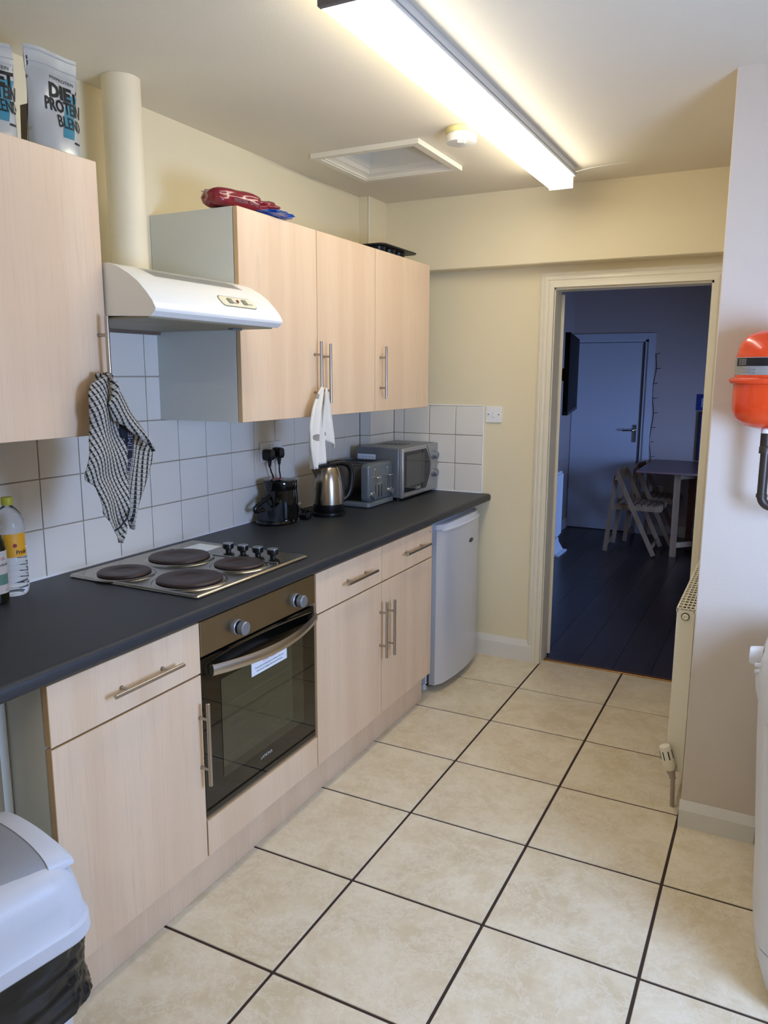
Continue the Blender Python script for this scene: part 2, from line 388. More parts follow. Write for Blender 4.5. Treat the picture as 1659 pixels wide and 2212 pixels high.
# dining room floor
fd = struct(box('floor', grout_f, (-.15, 3.2), (3.665, 7.7), (-.08, -.006)))
nrow = 0
y = 3.682
x = -.06
while x < 3.0:
    off = (nrow*0.47) % 1.25; yy = 3.682-off
    while yy < 7.52:
        a, b_ = max(yy, 3.682), min(yy+1.25, 7.52)
        if b_-a > .03: box('floor_plank', dark_floor, (x+.0008, min(x+.19, 3.02)-.0008), (a+.0008, b_-.0008), (-.01, 0), fd, origin=(x+.1, a, 0))
        yy += 1.25
    x += .19; nrow += 1

# walls
wall_l = struct(box('wall_left', cream, (-.2, XW), (YN-.1, YB+.07), (-.05, H+.02)))
bmw = bmesh.new()   # far wall with the doorway: x .925..1.64, z 0..1.975
b_box(bmw, (XW-.02, .895), (YB, 3.69), (-.05, H+.02)); b_box(bmw, (1.645, 3.0), (YB, 3.69), (-.05, H+.02)); b_box(bmw, (.895, 1.645), (YB, 3.69), (1.985, H+.02))
wall_b = struct(mk('wall_back', bmw, cream))
beam = struct(box('wall_beam', cream, (XW, XS+.1), (YS, YB+.01), (2.083, H+.01), bevel=.004))
bmw = bmesh.new(); b_box(bmw, (XS, XR+.1), (YST, YB+.02), (-.05, H+.02), bevel=.003)
wall_s = struct(mk('wall_stub', bmw, pale_wall))
bmw = bmesh.new()   # right wall with window opening y .3..1.4, z 1.05..2.05
b_box(bmw, (XR, XR+.12), (YN-.1, .1), (-.05, H+.02)); b_box(bmw, (XR, XR+.12), (1.4, YST+.02), (-.05, H+.02)); b_box(bmw, (XR, XR+.12), (.1, 1.4), (-.05, .95)); b_box(bmw, (XR, XR+.12), (.1, 1.4), (1.70, H+.02))
struct(mk('wall_right', bmw, pale_wall))
struct(box('wall_near', pale_wall, (-.2, XR+.1), (YN-.12, YN), (-.05, H+.02)))
boxing = struct(box('wall_pipe_boxing', cream, (XW-.01, 0.0), (3.309, YB+.01), (ZW, H+.01), bevel=.002))
tube('boxing_bead', trim_m, [(0.0, 3.309, ZW+.47), (0.0, 3.309, H)], .004, boxing, 8)
# ceiling with loft-hatch opening
HX = (.21, .575); HY = (2.585, 2.925)
bmw = bmesh.new()
b_box(bmw, (-.2, HX[0]), (YN-.1, 3.7), (H, H+.1)); b_box(bmw, (HX[1], 2.9), (YN-.1, 3.7), (H, H+.1))
b_box(bmw, HX, (YN-.1, HY[0]), (H, H+.1)); b_box(bmw, HX, (HY[1], 3.7), (H, H+.1))
struct(mk('ceiling', bmw, ceil_m))
# dining room shell
DY = 7.5
bmw = bmesh.new(); b_box(bmw, (-.14, 3.2), (DY+.045, DY+.15), (-.05, 2.7)); struct(mk('wall_far', bmw, dining_wall))
bmw = bmesh.new(); b_box(bmw, (.80, 3.2), (DY, DY+.05), (-.05, 2.7)); b_box(bmw, (-.1, .80), (DY, DY+.05), (1.91, 2.7)); struct(mk('wall_far', bmw, dining_wall))
struct(box('wall_dining_left', dining_wall, (-.14, .055), (3.69, DY+.06), (-.05, 2.7)))
struct(box('wall_chimney_breast', dining_wall, (.05, .215), (4.3, 6.40), (-.05, 2.65)))
bmw = bmesh.new()
b_box(bmw, (3.0, 3.14), (3.69, 4.65), (-.05, 2.7)); b_box(bmw, (3.0, 3.14), (5.95, DY+.06), (-.05, 2.7)); b_box(bmw, (3.0, 3.14), (4.65, 5.95), (-.05, .45)); b_box(bmw, (3.0, 3.14), (4.65, 5.95), (1.65, 2.7))
struct(mk('wall_dining_right', bmw, dining_wall))
struct(box('ceiling', dining_wall, (-.14, 3.2), (3.69, DY+.1), (2.6, 2.7)))
struct(box('wall_dining_near', dining_wall, (-.05, 3.1), (3.685, 3.70), (2.44, 2.65)))

# window frames (outside the photograph's frame, letting in the daylight)
def window(name, X, y0, y1, z0, z1):
    r = bpy.data.objects.new(name, None); COL.objects.link(r); r['kind'] = 'structure'; r.location = (X, (y0+y1)/2, z0); WLOC[r.name] = Vector(r.location)
    bm = bmesh.new(); t = .045
    b_box(bm, (X-.01, X+.05), (y0, y1), (z0, z0+t)); b_box(bm, (X-.01, X+.05), (y0, y1), (z1-t, z1)); b_box(bm, (X-.01, X+.05), (y0, y0+t), (z0, z1)); b_box(bm, (X-.01, X+.05), (y1-t, y1), (z0, z1))
    mk('window_frame', bm, white_gloss, r)
window('window_1', XR+.03, .1, 1.4, .95, 1.70); window('window_2', 3.01, 4.65, 5.95, .45, 1.65)

# baseboards
def skirting(name, poly, axis, a, b, parent=None):
    return struct(prism(name, skirt_m, poly, axis, a, b))
sk = [(YB+.002, 0), (YB+.002, .118), (YB-.006, .118), (YB-.016, .085), (YB-.018, 0)]
skirting('baseboard_back', sk, 'x', .50, .853)
sk = [(YST+.002, 0), (YST+.002, .092), (YST-.004, .092), (YST-.018, .062), (YST-.02, 0)]
skirting('baseboard_right', sk, 'x', XS-.004, 2.0)
sk = [(DY+.002, 0), (DY+.002, .10), (DY-.01, .10), (DY-.015, 0)]
skirting('baseboard_far', sk, 'x', .87, 3.0)
struct(box('baseboard_left', skirt_m, (.055, .07), (6.41, DY-.02), (0, .10)))

# wall tiles: 152 mm pitch grid on left wall, boxing and far wall
P = .1562; Y0 = 1.2696
def tile_backing(name, x, y, z, parent): return box(name, grout_w, x, y, z, parent)
TM = {}
def wtile(parent, axis, a0, a1, z0, z1, pos):
    gg = .0016; a0 += gg; a1 -= gg; z0 += gg; z1 -= gg
    key = (axis, round(a1-a0, 3), round(z1-z0, 3))
    if key not in TM:
        bm = bmesh.new(); w_, h_ = (a1-a0)/2, (z1-z0)/2
        if axis == 'x': b_box(bm, (0, .0055), (-w_, w_), (-h_, h_), bevel=.0022, seg=2)
        elif axis == 'y': b_box(bm, (-w_, w_), (-.0055, 0), (-h_, h_), bevel=.0022, seg=2)
        me = bpy.data.meshes.new('wall_tile'); bm.to_mesh(me); bm.free(); me.materials.append(tile_w)
        flat_big(me); TM[key] = me
    o = bpy.data.objects.new('wall_tile', TM[key]); COL.objects.link(o); o.parent = parent
    c = Vector((pos, (a0+a1)/2, (z0+z1)/2)) if axis == 'x' else Vector(((a0+a1)/2, pos, (z0+z1)/2))
    o.location = c - wl(parent)
    o.rotation_euler = (random.gauss(0, .0012), random.gauss(0, .0012), random.gauss(0, .0008))
tile_backing('tile_grout', (XW-.001, XW+.0035), (-.35, 3.309), (ZW, ZW+3*P), wall_l)
tile_backing('tile_grout', (XW-.001, XW+.0035), (1.2, 1.82), (ZW+3*P, ZW+5*P), wall_l)
for k in range(-10, 14):
    a0, a1 = Y0+k*P, Y0+(k+1)*P
    a1 = min(a1, 3.309)
    if a1-a0 < .03: continue
    for j in range(3): wtile(wall_l, 'x', a0, a1, ZW+j*P, ZW+(j+1)*P, XW+.003)
for a0, a1 in ((1.2, Y0), (Y0, Y0+P), (Y0+P, Y0+2*P), (Y0+2*P, Y0+3*P), (Y0+3*P, 1.815)):
    for j in (3, 4): wtile(wall_l, 'x', a0, a1, ZW+j*P, ZW+(j+1)*P, XW+.003)
tile_backing('tile_grout', (0.0, .0035), (3.309, YB), (ZW, ZW+3*P), boxing)
tile_backing('tile_grout', (XW, 0.0), (3.3055, 3.309), (ZW, ZW+3*P), boxing)
for j in range(3):
    wtile(boxing, 'x', 3.309, 3.463, ZW+j*P, ZW+(j+1)*P, .003); wtile(boxing, 'x', 3.463, YB-.006, ZW+j*P, ZW+(j+1)*P, .003)
    wtile(boxing, 'y', XW+.008, .0075, ZW+j*P, ZW+(j+1)*P, 3.306)
tile_backing('tile_grout', (0.0, .5398), (YB-.0035, YB), (ZW, ZW+3*P), wall_b)
for a0, a1 in ((.009, .5398-3*P), (.5398-3*P, .5398-2*P), (.5398-2*P, .5398-P), (.5398-P, .5398)):
    for j in range(3): wtile(wall_b, 'y', a0, a1, ZW+j*P, ZW+(j+1)*P, YB-.003)
bm = bmesh.new(); b_box(bm, (XW, XW+.011), (-.3, 3.309), (ZW, ZW+.005)); b_box(bm, (0, .54), (YB-.011, YB), (ZW, ZW+.005))
mk('sealant_bead', bm, caulk, wall_l)
box('tile_edge_trim', caulk, (.539, .546), (YB-.010, YB), (ZW, ZW+3*P+.006), wall_b, bevel=.002)
box('tile_edge_trim', caulk, (.0, .546), (YB-.008, YB), (ZW+3*P, ZW+3*P+.006), wall_b, bevel=.002)

# door frame (kitchen to dining room): moulded architrave, lining, open leaf
def architrave_profile(w=.068):
    return [(0, 0), (0, .010), (.012, .015), (.016, .012), (.024, .016), (.034, .018), (.040, .014), (.052, .020), (w, .022), (w, 0)]
dr = bpy.data.objects.new('door_1', None); COL.objects.link(dr); dr['kind'] = 'structure'; dr.location = (.93, YB, 0); WLOC[dr.name] = Vector((.93, YB, 0))
pw = .073; pr_ = architrave_profile(pw)
def arch(parts, xi0, xi1, zt, y, name='architrave', par=None, sgn=-1, m=trim_m, pr_=pr_, pw=pw):
    # mitred U: outer edge at profile u=0
    bm = bmesh.new()
    path = [(xi0, 0, -1, 0), (xi0, zt, -1, 1), (xi1, zt, 1, 1), (xi1, 0, 1, 0)]
    R = []
    for (px, pz, dx, dz) in path:
        R.append([bm.verts.new((px+dx*(pw-u), y+sgn*v, pz+dz*(pw-u))) for u, v in pr_])
    for a, b in zip(R, R[1:]):
        for k in range(len(a)): bm.faces.new((a[k], a[(k+1) % len(a)], b[(k+1) % len(a)], b[k]))
    bm.faces.new(R[0]); bm.faces.new(R[-1][::-1]); bmesh.ops.recalc_face_normals(bm, faces=bm.faces)
    return mk(name, bm, m, par)
arch(None, .903, 1.640, 1.975, YB, par=dr)
bm = bmesh.new()
b_box(bm, (.878, .907), (YB-.002, 3.715), (0, 1.985)); b_box(bm, (1.63, 1.66), (YB-.002, 3.715), (0, 1.985)); b_box(bm, (.90, 1.66), (YB-.002, 3.715), (1.965, 1.995))
mk('door_lining', bm, trim_m, dr)
box('door_leaf', mat('door_paint', srgb(228, 222, 204), .4, bump=.15, bscale=60), (.0, .040), (0, .70), (.012, 1.955), dr, bevel=.002)
leaf = bpy.data.objects['door_leaf']
# leaf mesh was written relative to the frame origin: put hinge at lining edge and swing it open past 90 degrees
for v in leaf.data.vertices: v.co += Vector((.93, YB, 0)) 
leaf.location = (-.047, .122, 0); leaf.rotation_euler = (0, 0, math.radians(24))
for zz in (.28, 1.66):
    bm = bmesh.new(); b_lathe(bm, [(.006, 0), (.006, .09)], (.886, 3.719, zz), 'z', 10); b_box(bm, (.880, .887), (3.714, 3.722), (zz, zz+.09)); mk('hinge', bm, trim_m, dr)

# far dining room door
d2 = bpy.data.objects.new('door_2', None); COL.objects.link(d2); d2['kind'] = 'structure'; d2.location = (.4, DY, 0); WLOC[d2.name] = Vector((.4, DY, 0))
dw = mat('dining_door_paint', srgb(214, 216, 222), .5)
box('door_leaf', dw, (.06, .715), (DY+.012, DY+.045), (.006, 1.86), d2, bevel=.002)
bm = bmesh.new(); b_box(bm, (.745, .775), (DY+.0, DY+.045), (0, 1.885)); b_box(bm, (.056, .775), (DY, DY+.045), (1.865, 1.91)); mk('door_lining', bm, dw, d2)
bm = bmesh.new(); b_box(bm, (.716, .744), (DY+.02, DY+.045), (0, 1.865)); mk('door_edge_gap', bm, mat('door_gap', srgb(120, 112, 108), .7), d2)
bm = bmesh.new(); b_box(bm, (.775, .835), (DY-.018, DY+.03), (0, 1.945)); b_box(bm, (.056, .775), (DY-.018, DY+.03), (1.885, 1.945)); mk('architrave', bm, dw, d2)
bm = bmesh.new(); b_tube(bm, [(.685, DY+.012, 1.02), (.685, DY-.04, 1.02), (.675, DY-.045, 1.018), (.58, DY-.045, 1.015)], .009, 10); b_box(bm, (.665, .705), (DY+.003, DY+.013), (.90, 1.07), bevel=.003); mk('door_handle', bm, chrome, d2, True)

# ================================================================== KITCHEN UNITS
def bar_handle(parent, x, y, z, length, vertical=True, proj=.032, r=.006, post=.11):
    """bar handle with two posts; (x,y,z) is the centre on the door face"""
    bm = bmesh.new()
    d = Vector((0, 0, 1)) if vertical else Vector((0, 1, 0)); c = Vector((x+proj, y, z))
    prof = [(0, -length/2), (r*.7, -length/2), (r, -length/2+.0015), (r, length/2-.0015), (r*.7, length/2), (0, length/2)]
    b_lathe(bm, prof, c, 'z' if vertical else 'y', 14)
    for s in (-1, 1):
        p = c + d*s*(length/2-post*.45)
        b_tube(bm, [(x-.001, p.y, p.z), (x+proj, p.y, p.z)], r*.75, 10)
        b_lathe(bm, [(r*1.0, 0), (r*1.0, .002)], (x, p.y, p.z), 'x', 10)
    bmesh.ops.recalc_face_normals(bm, faces=bm.faces)
    return mk('handle', bm, handle_m, parent, True)
def door(parent, name, x0, x1, y0, y1, z0, z1):
    bm = bmesh.new(); b_box(bm, (x0, x1), (y0, y1), (z0, z1), bevel=.0012)
    bm.normal_update()
    for f in bm.faces:
        if abs(f.normal.y) > .7 or abs(f.normal.z) > .7: f.material_index = 1
    return mk(name, bm, [maple, maple_edge], parent, origin=(x0, (y0+y1)/2, z0))
def carcass(parent, x0, x1, y0, y1, z0, z1, name='carcass'):
    bm = bmesh.new(); t = .018
    b_box(bm, (x0, x1), (y0, y0+t), (z0, z1)); b_box(bm, (x0, x1), (y1-t, y1), (z0, z1)); b_box(bm, (x0, x1), (y0+t, y1-t), (z0, z0+t)); b_box(bm, (x0, x1), (y0+t, y1-t), (z1-t, z1)); b_box(bm, (x0, x0+.006), (y0+t, y1-t), (z0+t, z1-t))
    return mk(name, bm, carcass_m, parent)
gp = .0015
zs = .716
def base_unit(label, y0, y1, hz):
    t = thing('base_cabinet', label, 'cabinet', (.26, (y0+y1)/2, 0), 'base cabinets under the worktop')
    carcass(t, -.04, .558, y0+.001, y1-.001, .15, .868)
    d = door(t, 'drawer_front', .562, .58, y0+gp, y1-gp, zs+.0025, .866); hl = hz[0]
    bar_handle(d, .58, hl[0], hl[1], hl[2], False)
    d = door(t, 'door', .562, .58, y0+gp, y1-gp, .15, zs-.0025)
    bar_handle(d, .58, hz[1][0], hz[1][1], hz[1][2], True)
    for s in (y0+.05, y1-.05):
        for xx in (.06, .49): lathe('leg', black_plastic, [(.02, 0), (.02, .01), (.013, .014), (.013, .15)], (xx, s, .001), t, n=10)
    return t
base_unit('pale maple base cabinet behind the white bin, widest drawer handle, left of the oven', .742, 1.246, [(1.025, .785, .24), (1.232, .516, .25)])
base_unit('pale maple base cabinet directly right of the oven with horizontal drawer handle', 1.848, 2.343, [(2.134, .79, .235), (2.329, .524, .24)])
base_unit('pale maple base cabinet beside the small fridge, drawer with two screw holes', 2.343, 2.849, [(2.64, .797, .25), (2.40, .514, .24)])
for zz in (.845, .762):
    pass
lc = bpy.data.objects['base_cabinet.002']
for zz in (.838, .776):
    bm = bmesh.new(); b_lathe(bm, [(.003, 0), (.003, .0006)], (.5795, 2.826, zz), 'x', 8); mk('screw_hole', bm, black_matt, [c for c in lc.children if c.name.startswith('drawer_front')][0])
pl = box('plinth', maple, (.512, .53), (.742, 2.86), (.001, .148), origin=(.52, 1.8, 0))
tag(pl, 'maple plinth board running along the floor beneath the base cabinets', 'plinth')
sp = thing('end_panel', 'pale grey support panel under the worktop behind the white bin', 'panel', (.18, .72, 0))
box('panel_board', white_gloss, (-.04, .438), (.716, .738), (.0, .868), sp)
box('panel_edge', carcass_m, (.438, .441), (.716, .738), (.0, .868), sp)
ep = box('end_panel', carcass_m, (-.04, .56), (-.30, -.282), (0, .868)); tag(ep, 'grey end panel holding the near end of the worktop', 'panel')

# worktop: post-formed rounded front edge
poly = [(XW+.004, .872), (.575, .872)]
for k in range(7):
    a = math.radians(-90+90*k/6); poly.append((.583+.012*math.cos(a), .884+.012*math.sin(a)))
for k in range(7):
    a = math.radians(90*k/6); poly.append((.581+.014*math.cos(a), .896+.014*math.sin(a)))
poly.append((XW+.004, ZW))
wt = prism('worktop', worktop_m, poly, 'y', -.32, YB-.002, smooth=True)
tag(wt, 'long dark charcoal laminate worktop with rounded front edge', 'worktop')

# hob
hb = thing('electric_hob', 'stainless steel electric hob with four sealed plates set in worktop', 'hob', (.265, 1.595, ZW+.0005))
bm = bmesh.new()
hx0, hx1, hy0, hy1 = .003, .527, 1.303, 1.888
def hob_ring(ins, z): return [(x_+.265, y_+1.5955, z) for x_, y_ in rrect(.524-2*ins, .585-2*ins, max(.012-ins*.3, .004), 4)]
b_loft(bm, [hob_ring(.003, ZW+.0005), hob_ring(0, ZW+.003), hob_ring(.004, ZW+.0095), hob_ring(.012, ZW+.010), hob_ring(.022, ZW+.0065)], cap0=True, cap1=True)
bmesh.ops.recalc_face_normals(bm, faces=bm.faces); mk('hob_plate', bm, hob_steel, hb, True, angle=60)
bm = bmesh.new(); b_box(bm, (.03, .50), (1.735, 1.743), (ZW+.006, ZW+.0105), bevel=.002); mk('raised_rib', bm, hob_steel, hb)
for (cx, cy, r) in ((.153, 1.393, .085), (.163, 1.635, .105), (.404, 1.652, .083), (.390, 1.428, .103)):
    z = ZW+.0065
    bm = bmesh.new(); b_lathe(bm, [(r+.013, z), (r+.010, z+.003), (r+.003, z+.0055), (r-.002, z+.006), (r-.01, z+.004)], (cx, cy, 0), 'z', 48); bmesh.ops.recalc_face_normals(bm, faces=bm.faces)
    rg = mk('plate_trim', bm, hob_steel, hb, True)
    bm = bmesh.new(); b_lathe(bm, [(r-.006, z+.004), (r-.002, z+.008), (r-.002, z+.011), (r-.006, z+.0145), (r-.012, z+.015), (r*.42, z+.0145), (r*.40, z+.0135), (r*.2, z+.0135), (0, z+.0135)], (cx, cy, 0), 'z', 48); bmesh.ops.recalc_face_normals(bm, faces=bm.faces)
    mk('hotplate', bm, hotplate, hb, True)
for kx in (.240, .305, .370, .434):
    bm = bmesh.new(); z = ZW+.0065
    b_lathe(bm, [(.010, z), (.010, z+.008), (.016, z+.012), (.0195, z+.014), (.0205, z+.028), (.0195, z+.031)], (kx, 1.803, 0), 'z', 24); bmesh.ops.recalc_face_normals(bm, faces=bm.faces)
    k = mk('hob_knob', bm, black_plastic, hb, True)
    lathe('knob_cap', knob_silver, [(.0195, z+.0305), (.0190, z+.0325), (0, z+.033)], (kx, 1.803, 0), k, n=24)
bm = bmesh.new(); b_box(bm, (.062, .165), (1.765, 1.858), (ZW+.0068, ZW+.0078)); st = mk('instruction_sticker', bm, sticker, hb)
for i in range(5): text('printed_line', 'hot plates warning read the manual', .006, grey_ink, hb, (.155, 1.775+.015*i, ZW+.0082), (-1, 0, 0), (0, 1, 0)) if i < 1 else None
text('printed_line', 'keep clear', .008, grey_ink, hb, (.09, 1.785, ZW+.0082), (0, 1, 0), (-1, 0, 0))

# oven
OY0, OY1 = 1.249, 1.846
ov = thing('built_in_oven', 'built-in oven with brass-toned steel fascia and black glass door', 'oven', (.3, 1.5475, .26))
box('oven_body', black_matt, (.02, .555), (OY0+.004, OY1-.004), (.263, .868), ov)
box('control_fascia', oven_steel, (.556, .578), (OY0+.002, OY1-.002), (.762, .866), ov, bevel=.002)
def oven_knob(y, z):
    bm = bmesh.new(); b_lathe(bm, [(.024, .578), (.0235, .586), (.021, .588)], (0, y, z), 'x', 28); b_lathe(bm, [(.021, .588), (.021, .596)], (0, y, z), 'x', 28, 1)
    b_lathe(bm, [(.0205, .596), (.0215, .598), (.0205, .612), (.018, .615), (0, .6155)], (0, y, z), 'x', 28)
    bmesh.ops.recalc_face_normals(bm, faces=bm.faces); mk('oven_knob', bm, [knob_silver, black_plastic], ov, True)
oven_knob(1.411, .805); oven_knob(1.723, .805)
lathe('indicator_light', mat('indicator_red', srgb(70, 15, 12), .3), [(.004, 0), (.004, .002), (0, .0025)], (.578, 1.777, .805), ov, 'x', 12)
for yy in (1.411, 1.723):
    text('fascia_symbol', 'o', .014, grey_ink, ov, (.5785, yy-.005, .838), (0, 1, 0), (0, 0, 1)); text('fascia_symbol', '. .', .014, grey_ink, ov, (.5785, yy-.01, .772), (0, 1, 0), (0, 0, 1))
od = box('oven_door', oven_glass, (.557, .575), (OY0+.002, OY1-.002), (.270, .752), ov, bevel=.003)
box('viewing_window', oven_window, (.5752, .5758), (1.334, 1.768), (.358, .668), od)
box('viewing_window', mat('oven_window_deep', srgb(64, 62, 44), .03, spec=.8), (.5759, .5763), (1.334, 1.70), (.39, .668), od)
bm = bmesh.new()
for zz in (.42, .50, .58): b_tube(bm, [(.5766, 1.36, zz), (.5766, 1.69, zz+.002)], .0009, 6)
mk('oven_rack', bm, mat('rack_dull', srgb(96, 92, 70), .4), od)
def hfn(u): return .585+.034*(1-(2*u-1)**2)**.75
bm = bmesh.new(); n = 28; R = []
for i in range(n+1):
    u = i/n; yy = 1.287+.552*u; xo = .588+.040*(1-(2*u-1)**2); zc = .713-.010*math.sin(math.pi*u)
    R.append([(xo-.006, yy, zc-.015), (xo-.002, yy, zc-.0165), (xo+.002, yy, zc-.012), (xo+.003, yy, zc), (xo+.002, yy, zc+.012), (xo-.002, yy, zc+.0165), (xo-.006, yy, zc+.015)])
b_loft(bm, R); 
for yy in (1.297, 1.829): b_box(bm, (.573, .588), (yy-.008, yy+.008), (.700, .724))
bmesh.ops.recalc_face_normals(bm, faces=bm.faces); mk('oven_door_handle', bm, steel, ov, True, angle=50)
sc = box('caution_sticker', sticker, (.5764, .5768), (1.479, 1.670), (.621, .672), od)
text('sticker_heading', 'CAUTION', .017, red_ink, sc, (.5771, 1.5745, .653), (0, 1, 0), (0, 0, 1), align='CENTER')
text('sticker_text', 'Do not place hot baking trays on the base of the oven,', .0085, ink, sc, (.5771, 1.5745, .641), (0, 1, 0), (0, 0, 1), align='CENTER', sx=.82)
text('sticker_text', 'this may cause damage to the oven and furniture.', .0085, ink, sc, (.5771, 1.5745, .630), (0, 1, 0), (0, 0, 1), align='CENTER', sx=.82)
text('maker_lettering', 'LAMONA', .015, silver_ink, od, (.5762, 1.515, .330), (0, 1, 0), (0, 0, 1))
fp = door(None, 'filler_panel', .562, .58, OY0, OY1, .15, .262); tag(fp, 'maple filler panel below the built-in oven', 'panel')

# wall cabinets
zb, zt = 1.380, 2.089
def wall_unit(label, y0, y1, hy, hz, ln, grp='wall cabinets above the worktop'):
    t = thing('wall_cabinet', label, 'cabinet', (.13, (y0+y1)/2, zb), grp)
    carcass(t, XW+.002, .299, y0+.001, y1-.001, zb, zt)
    d = door(t, 'door', .302, .32, y0+gp, y1-gp, zb, zt)
    bar_handle(d, .32, hy, hz, ln, True)
    return t
wall_unit('maple wall cabinet right of the hood, white dotted cloth on its handle', 1.803, 2.291, 2.268, 1.548, .245)
wall_unit('middle maple wall cabinet of the right-hand run', 2.291, 2.774, 2.337, 1.548, .232)
wall_unit('maple wall cabinet nearest the doorway, under the muffin tin', 2.774, 3.365, 2.823, 1.553, .235)
wall_unit('maple wall cabinet left of the hood, checked tea towel on its handle', .622, 1.219, 1.192, 1.575, .24)

# cooker hood
hd = thing('cooker_hood', 'white curved cooker hood with slotted top between wall cabinets', 'cooker hood', (.2, 1.51, 1.695))
prof = [(XW+.002, 1.705), (XW+.002, 1.836), (.335, 1.836), (.37, 1.824), (.405, 1.806), (.44, 1.782), (.466, 1.756), (.484, 1.735), (.4945, 1.717), (.495, 1.7125), (.4925, 1.706), (.478, 1.694), (.472, 1.6935), (.30, 1.699), (.28, 1.705)]
pin = [(x_, z_) for x_, z_ in prof]
bm = bmesh.new(); b_prism(bm, prof, 'y', 1.224, 1.800); bmesh.ops.recalc_face_normals(bm, faces=bm.faces)
mk('hood_shell', bm, hood_white, hd, True, angle=25)
bm = bmesh.new(); b_box(bm, (XW+.01, .46), (1.235, 1.79), (1.690, 1.6955)); mk('grease_filter', bm, mat('filter_grease', srgb(150, 142, 118), .5, .3, var=.3, vscale=6), hd)
bm = bmesh.new(); b_box(bm, (XW+.012, -.02), (1.24, 1.79), (1.680, 1.70)); mk('rear_bracket', bm, mat('bracket_brown', srgb(110, 92, 78), .6), hd)
bm = bmesh.new(); b_box(bm, (.35, .375), (1.70, 1.745), (1.684, 1.691), bevel=.002); mk('filter_catch', bm, grey_metal, hd)
# slots in top curve
bm = bmesh.new()
def prof_x(z):
    pts = prof[2:9]
    for (xa, za), (xb, zb_) in zip(pts, pts[1:]):
        if za >= z >= zb_: return xa+(xb-xa)*(za-z)/(za-zb_)
    return pts[-1][0]
for i in range(46):
    yy = 1.315+i*.0085
    pts = [(prof_x(z_)+.0008, yy+(1.834-z_)*.5, z_+.0008) for z_ in (1.832, 1.824, 1.815, 1.807)]
    a = [bm.verts.new((p[0], p[1]-.0014, p[2])) for p in pts]; b2 = [bm.verts.new((p[0], p[1]+.0014, p[2])) for p in pts]
    for k in range(3): bm.faces.new((a[k], b2[k], b2[k+1], a[k+1]))
mk('vent_slots', bm, black_matt, hd)
# control panel pill on curve
def hood_pt(y, z, e=0):
    return Vector((prof_x(z)+e*.85, y, z+e*.55))
def hood_patch(name, m, y0, y1, z0, z1, e, r, par, thick=None):
    bm = bmesh.new(); n = 8; pts = rrect(y1-y0, z1-z0, r, 5); yc, zc = (y0+y1)/2, (z0+z1)/2
    c = bm.verts.new(hood_pt(yc, zc, e)); rim = [bm.verts.new(hood_pt(yc+a, zc+b, e)) for a, b in pts]; low = [bm.verts.new(hood_pt(yc+a*1.01, zc+b*1.02, -.001)) for a, b in pts]
    for k in range(len(rim)):
        k2 = (k+1) % len(rim); bm.faces.new((c, rim[k], rim[k2])); bm.faces.new((rim[k], low[k], low[k2], rim[k2]))
    bmesh.ops.recalc_face_normals(bm, faces=bm.faces)
    return mk(name, bm, m, par)
hp0 = hood_patch('control_rim', mat('panel_outline', srgb(120, 118, 96), .5), 1.523, 1.694, 1.7425, 1.7745, .0008, .0155, hd)
hood_patch('control_panel', off_plastic, 1.526, 1.691, 1.7445, 1.7725, .0022, .0135, hd)
for y_ in (1.56, 1.63): hood_patch('slider_switch', mat('slider_grey', srgb(140, 138, 118), .5), y_, y_+.02, 1.752, 1.766, .0055, .002, hd)
for y_ in (1.583, 1.653): hood_patch('slider_track', mat('slider_track', srgb(170, 166, 140), .5), y_, y_+.022, 1.753, 1.756, .0035, .001, hd)
hood_patch('indicator_light', mat('hood_red', srgb(120, 30, 20), .3), 1.603, 1.611, 1.756, 1.764, .005, .0038, hd)

# flue pipe
fp_ = thing('flue_pipe', 'cream painted round flue pipe rising from hood to ceiling', 'pipe', (.068, 1.572, 1.838))
bm = bmesh.new(); b_lathe(bm, [(.058, 1.838), (.058, 2.10), (.0585, 2.11), (.0585, 2.4395)], (.068, 1.572, 0), 'z', 40)
bmesh.ops.recalc_face_normals(bm, faces=bm.faces); mk('pipe_body', bm, mat('pipe_paint', srgb(232, 220, 190), .5, bump=.4, bscale=30, var=.03, vscale=10), fp_, True)

# fridge
fr = thing('under_counter_fridge', 'small silver under-counter fridge with curved door at worktop end', 'fridge', (.27, 3.22, 0))
box('fridge_body', fridge_side, (-.02, .515), (2.945, 3.495), (.04, .846), fr, bevel=.004)
box('fridge_top', white_plastic, (-.02, .535), (2.942, 3.498), (.846, .862), fr, bevel=.004)
box('door_gasket', gasket, (.515, .527), (2.955, 3.485), (.05, .84), fr)
def fdoor_ring(z, ins=0):
    out = []; y0, y1 = 2.952+ins, 3.50-ins
    n = 16; out.append((.527, y0, z)); out.append((.558-ins, y0, z))
    for k in range(1, n):
        u = k/n; out.append((.572-ins+.030*math.sin(math.pi*u)**.8, y0+.006+(y1-y0-.012)*u, z))
    out.append((.558-ins, y1, z)); out.append((.527, y1, z)); return out
bm = bmesh.new(); b_loft(bm, [fdoor_ring(.040, .004), fdoor_ring(.044), fdoor_ring(.808)]); bmesh.ops.recalc_face_normals(bm, faces=bm.faces)
fdr = mk('fridge_door', bm, fridge_m, fr, True, angle=40)
bm = bmesh.new(); b_loft(bm, [fdoor_ring(.806, .006), fdoor_ring(.808, -.002), fdoor_ring(.815, -.005), fdoor_ring(.820, .002), fdoor_ring(.842, .006), fdoor_ring(.845, .010)]); bmesh.ops.recalc_face_normals(bm, faces=bm.faces)
mk('door_top_handle', bm, fridge_side, fdr, True, angle=40)
bm = bmesh.new(); b_lathe(bm, [(1, 0), (1, .002), (.9, .003), (0, .0035)], (.5995, 3.30, .712), (Vector((0, .030, 0)), Vector((0, 0, .0115)), Vector((1, 0, 0))), 24)
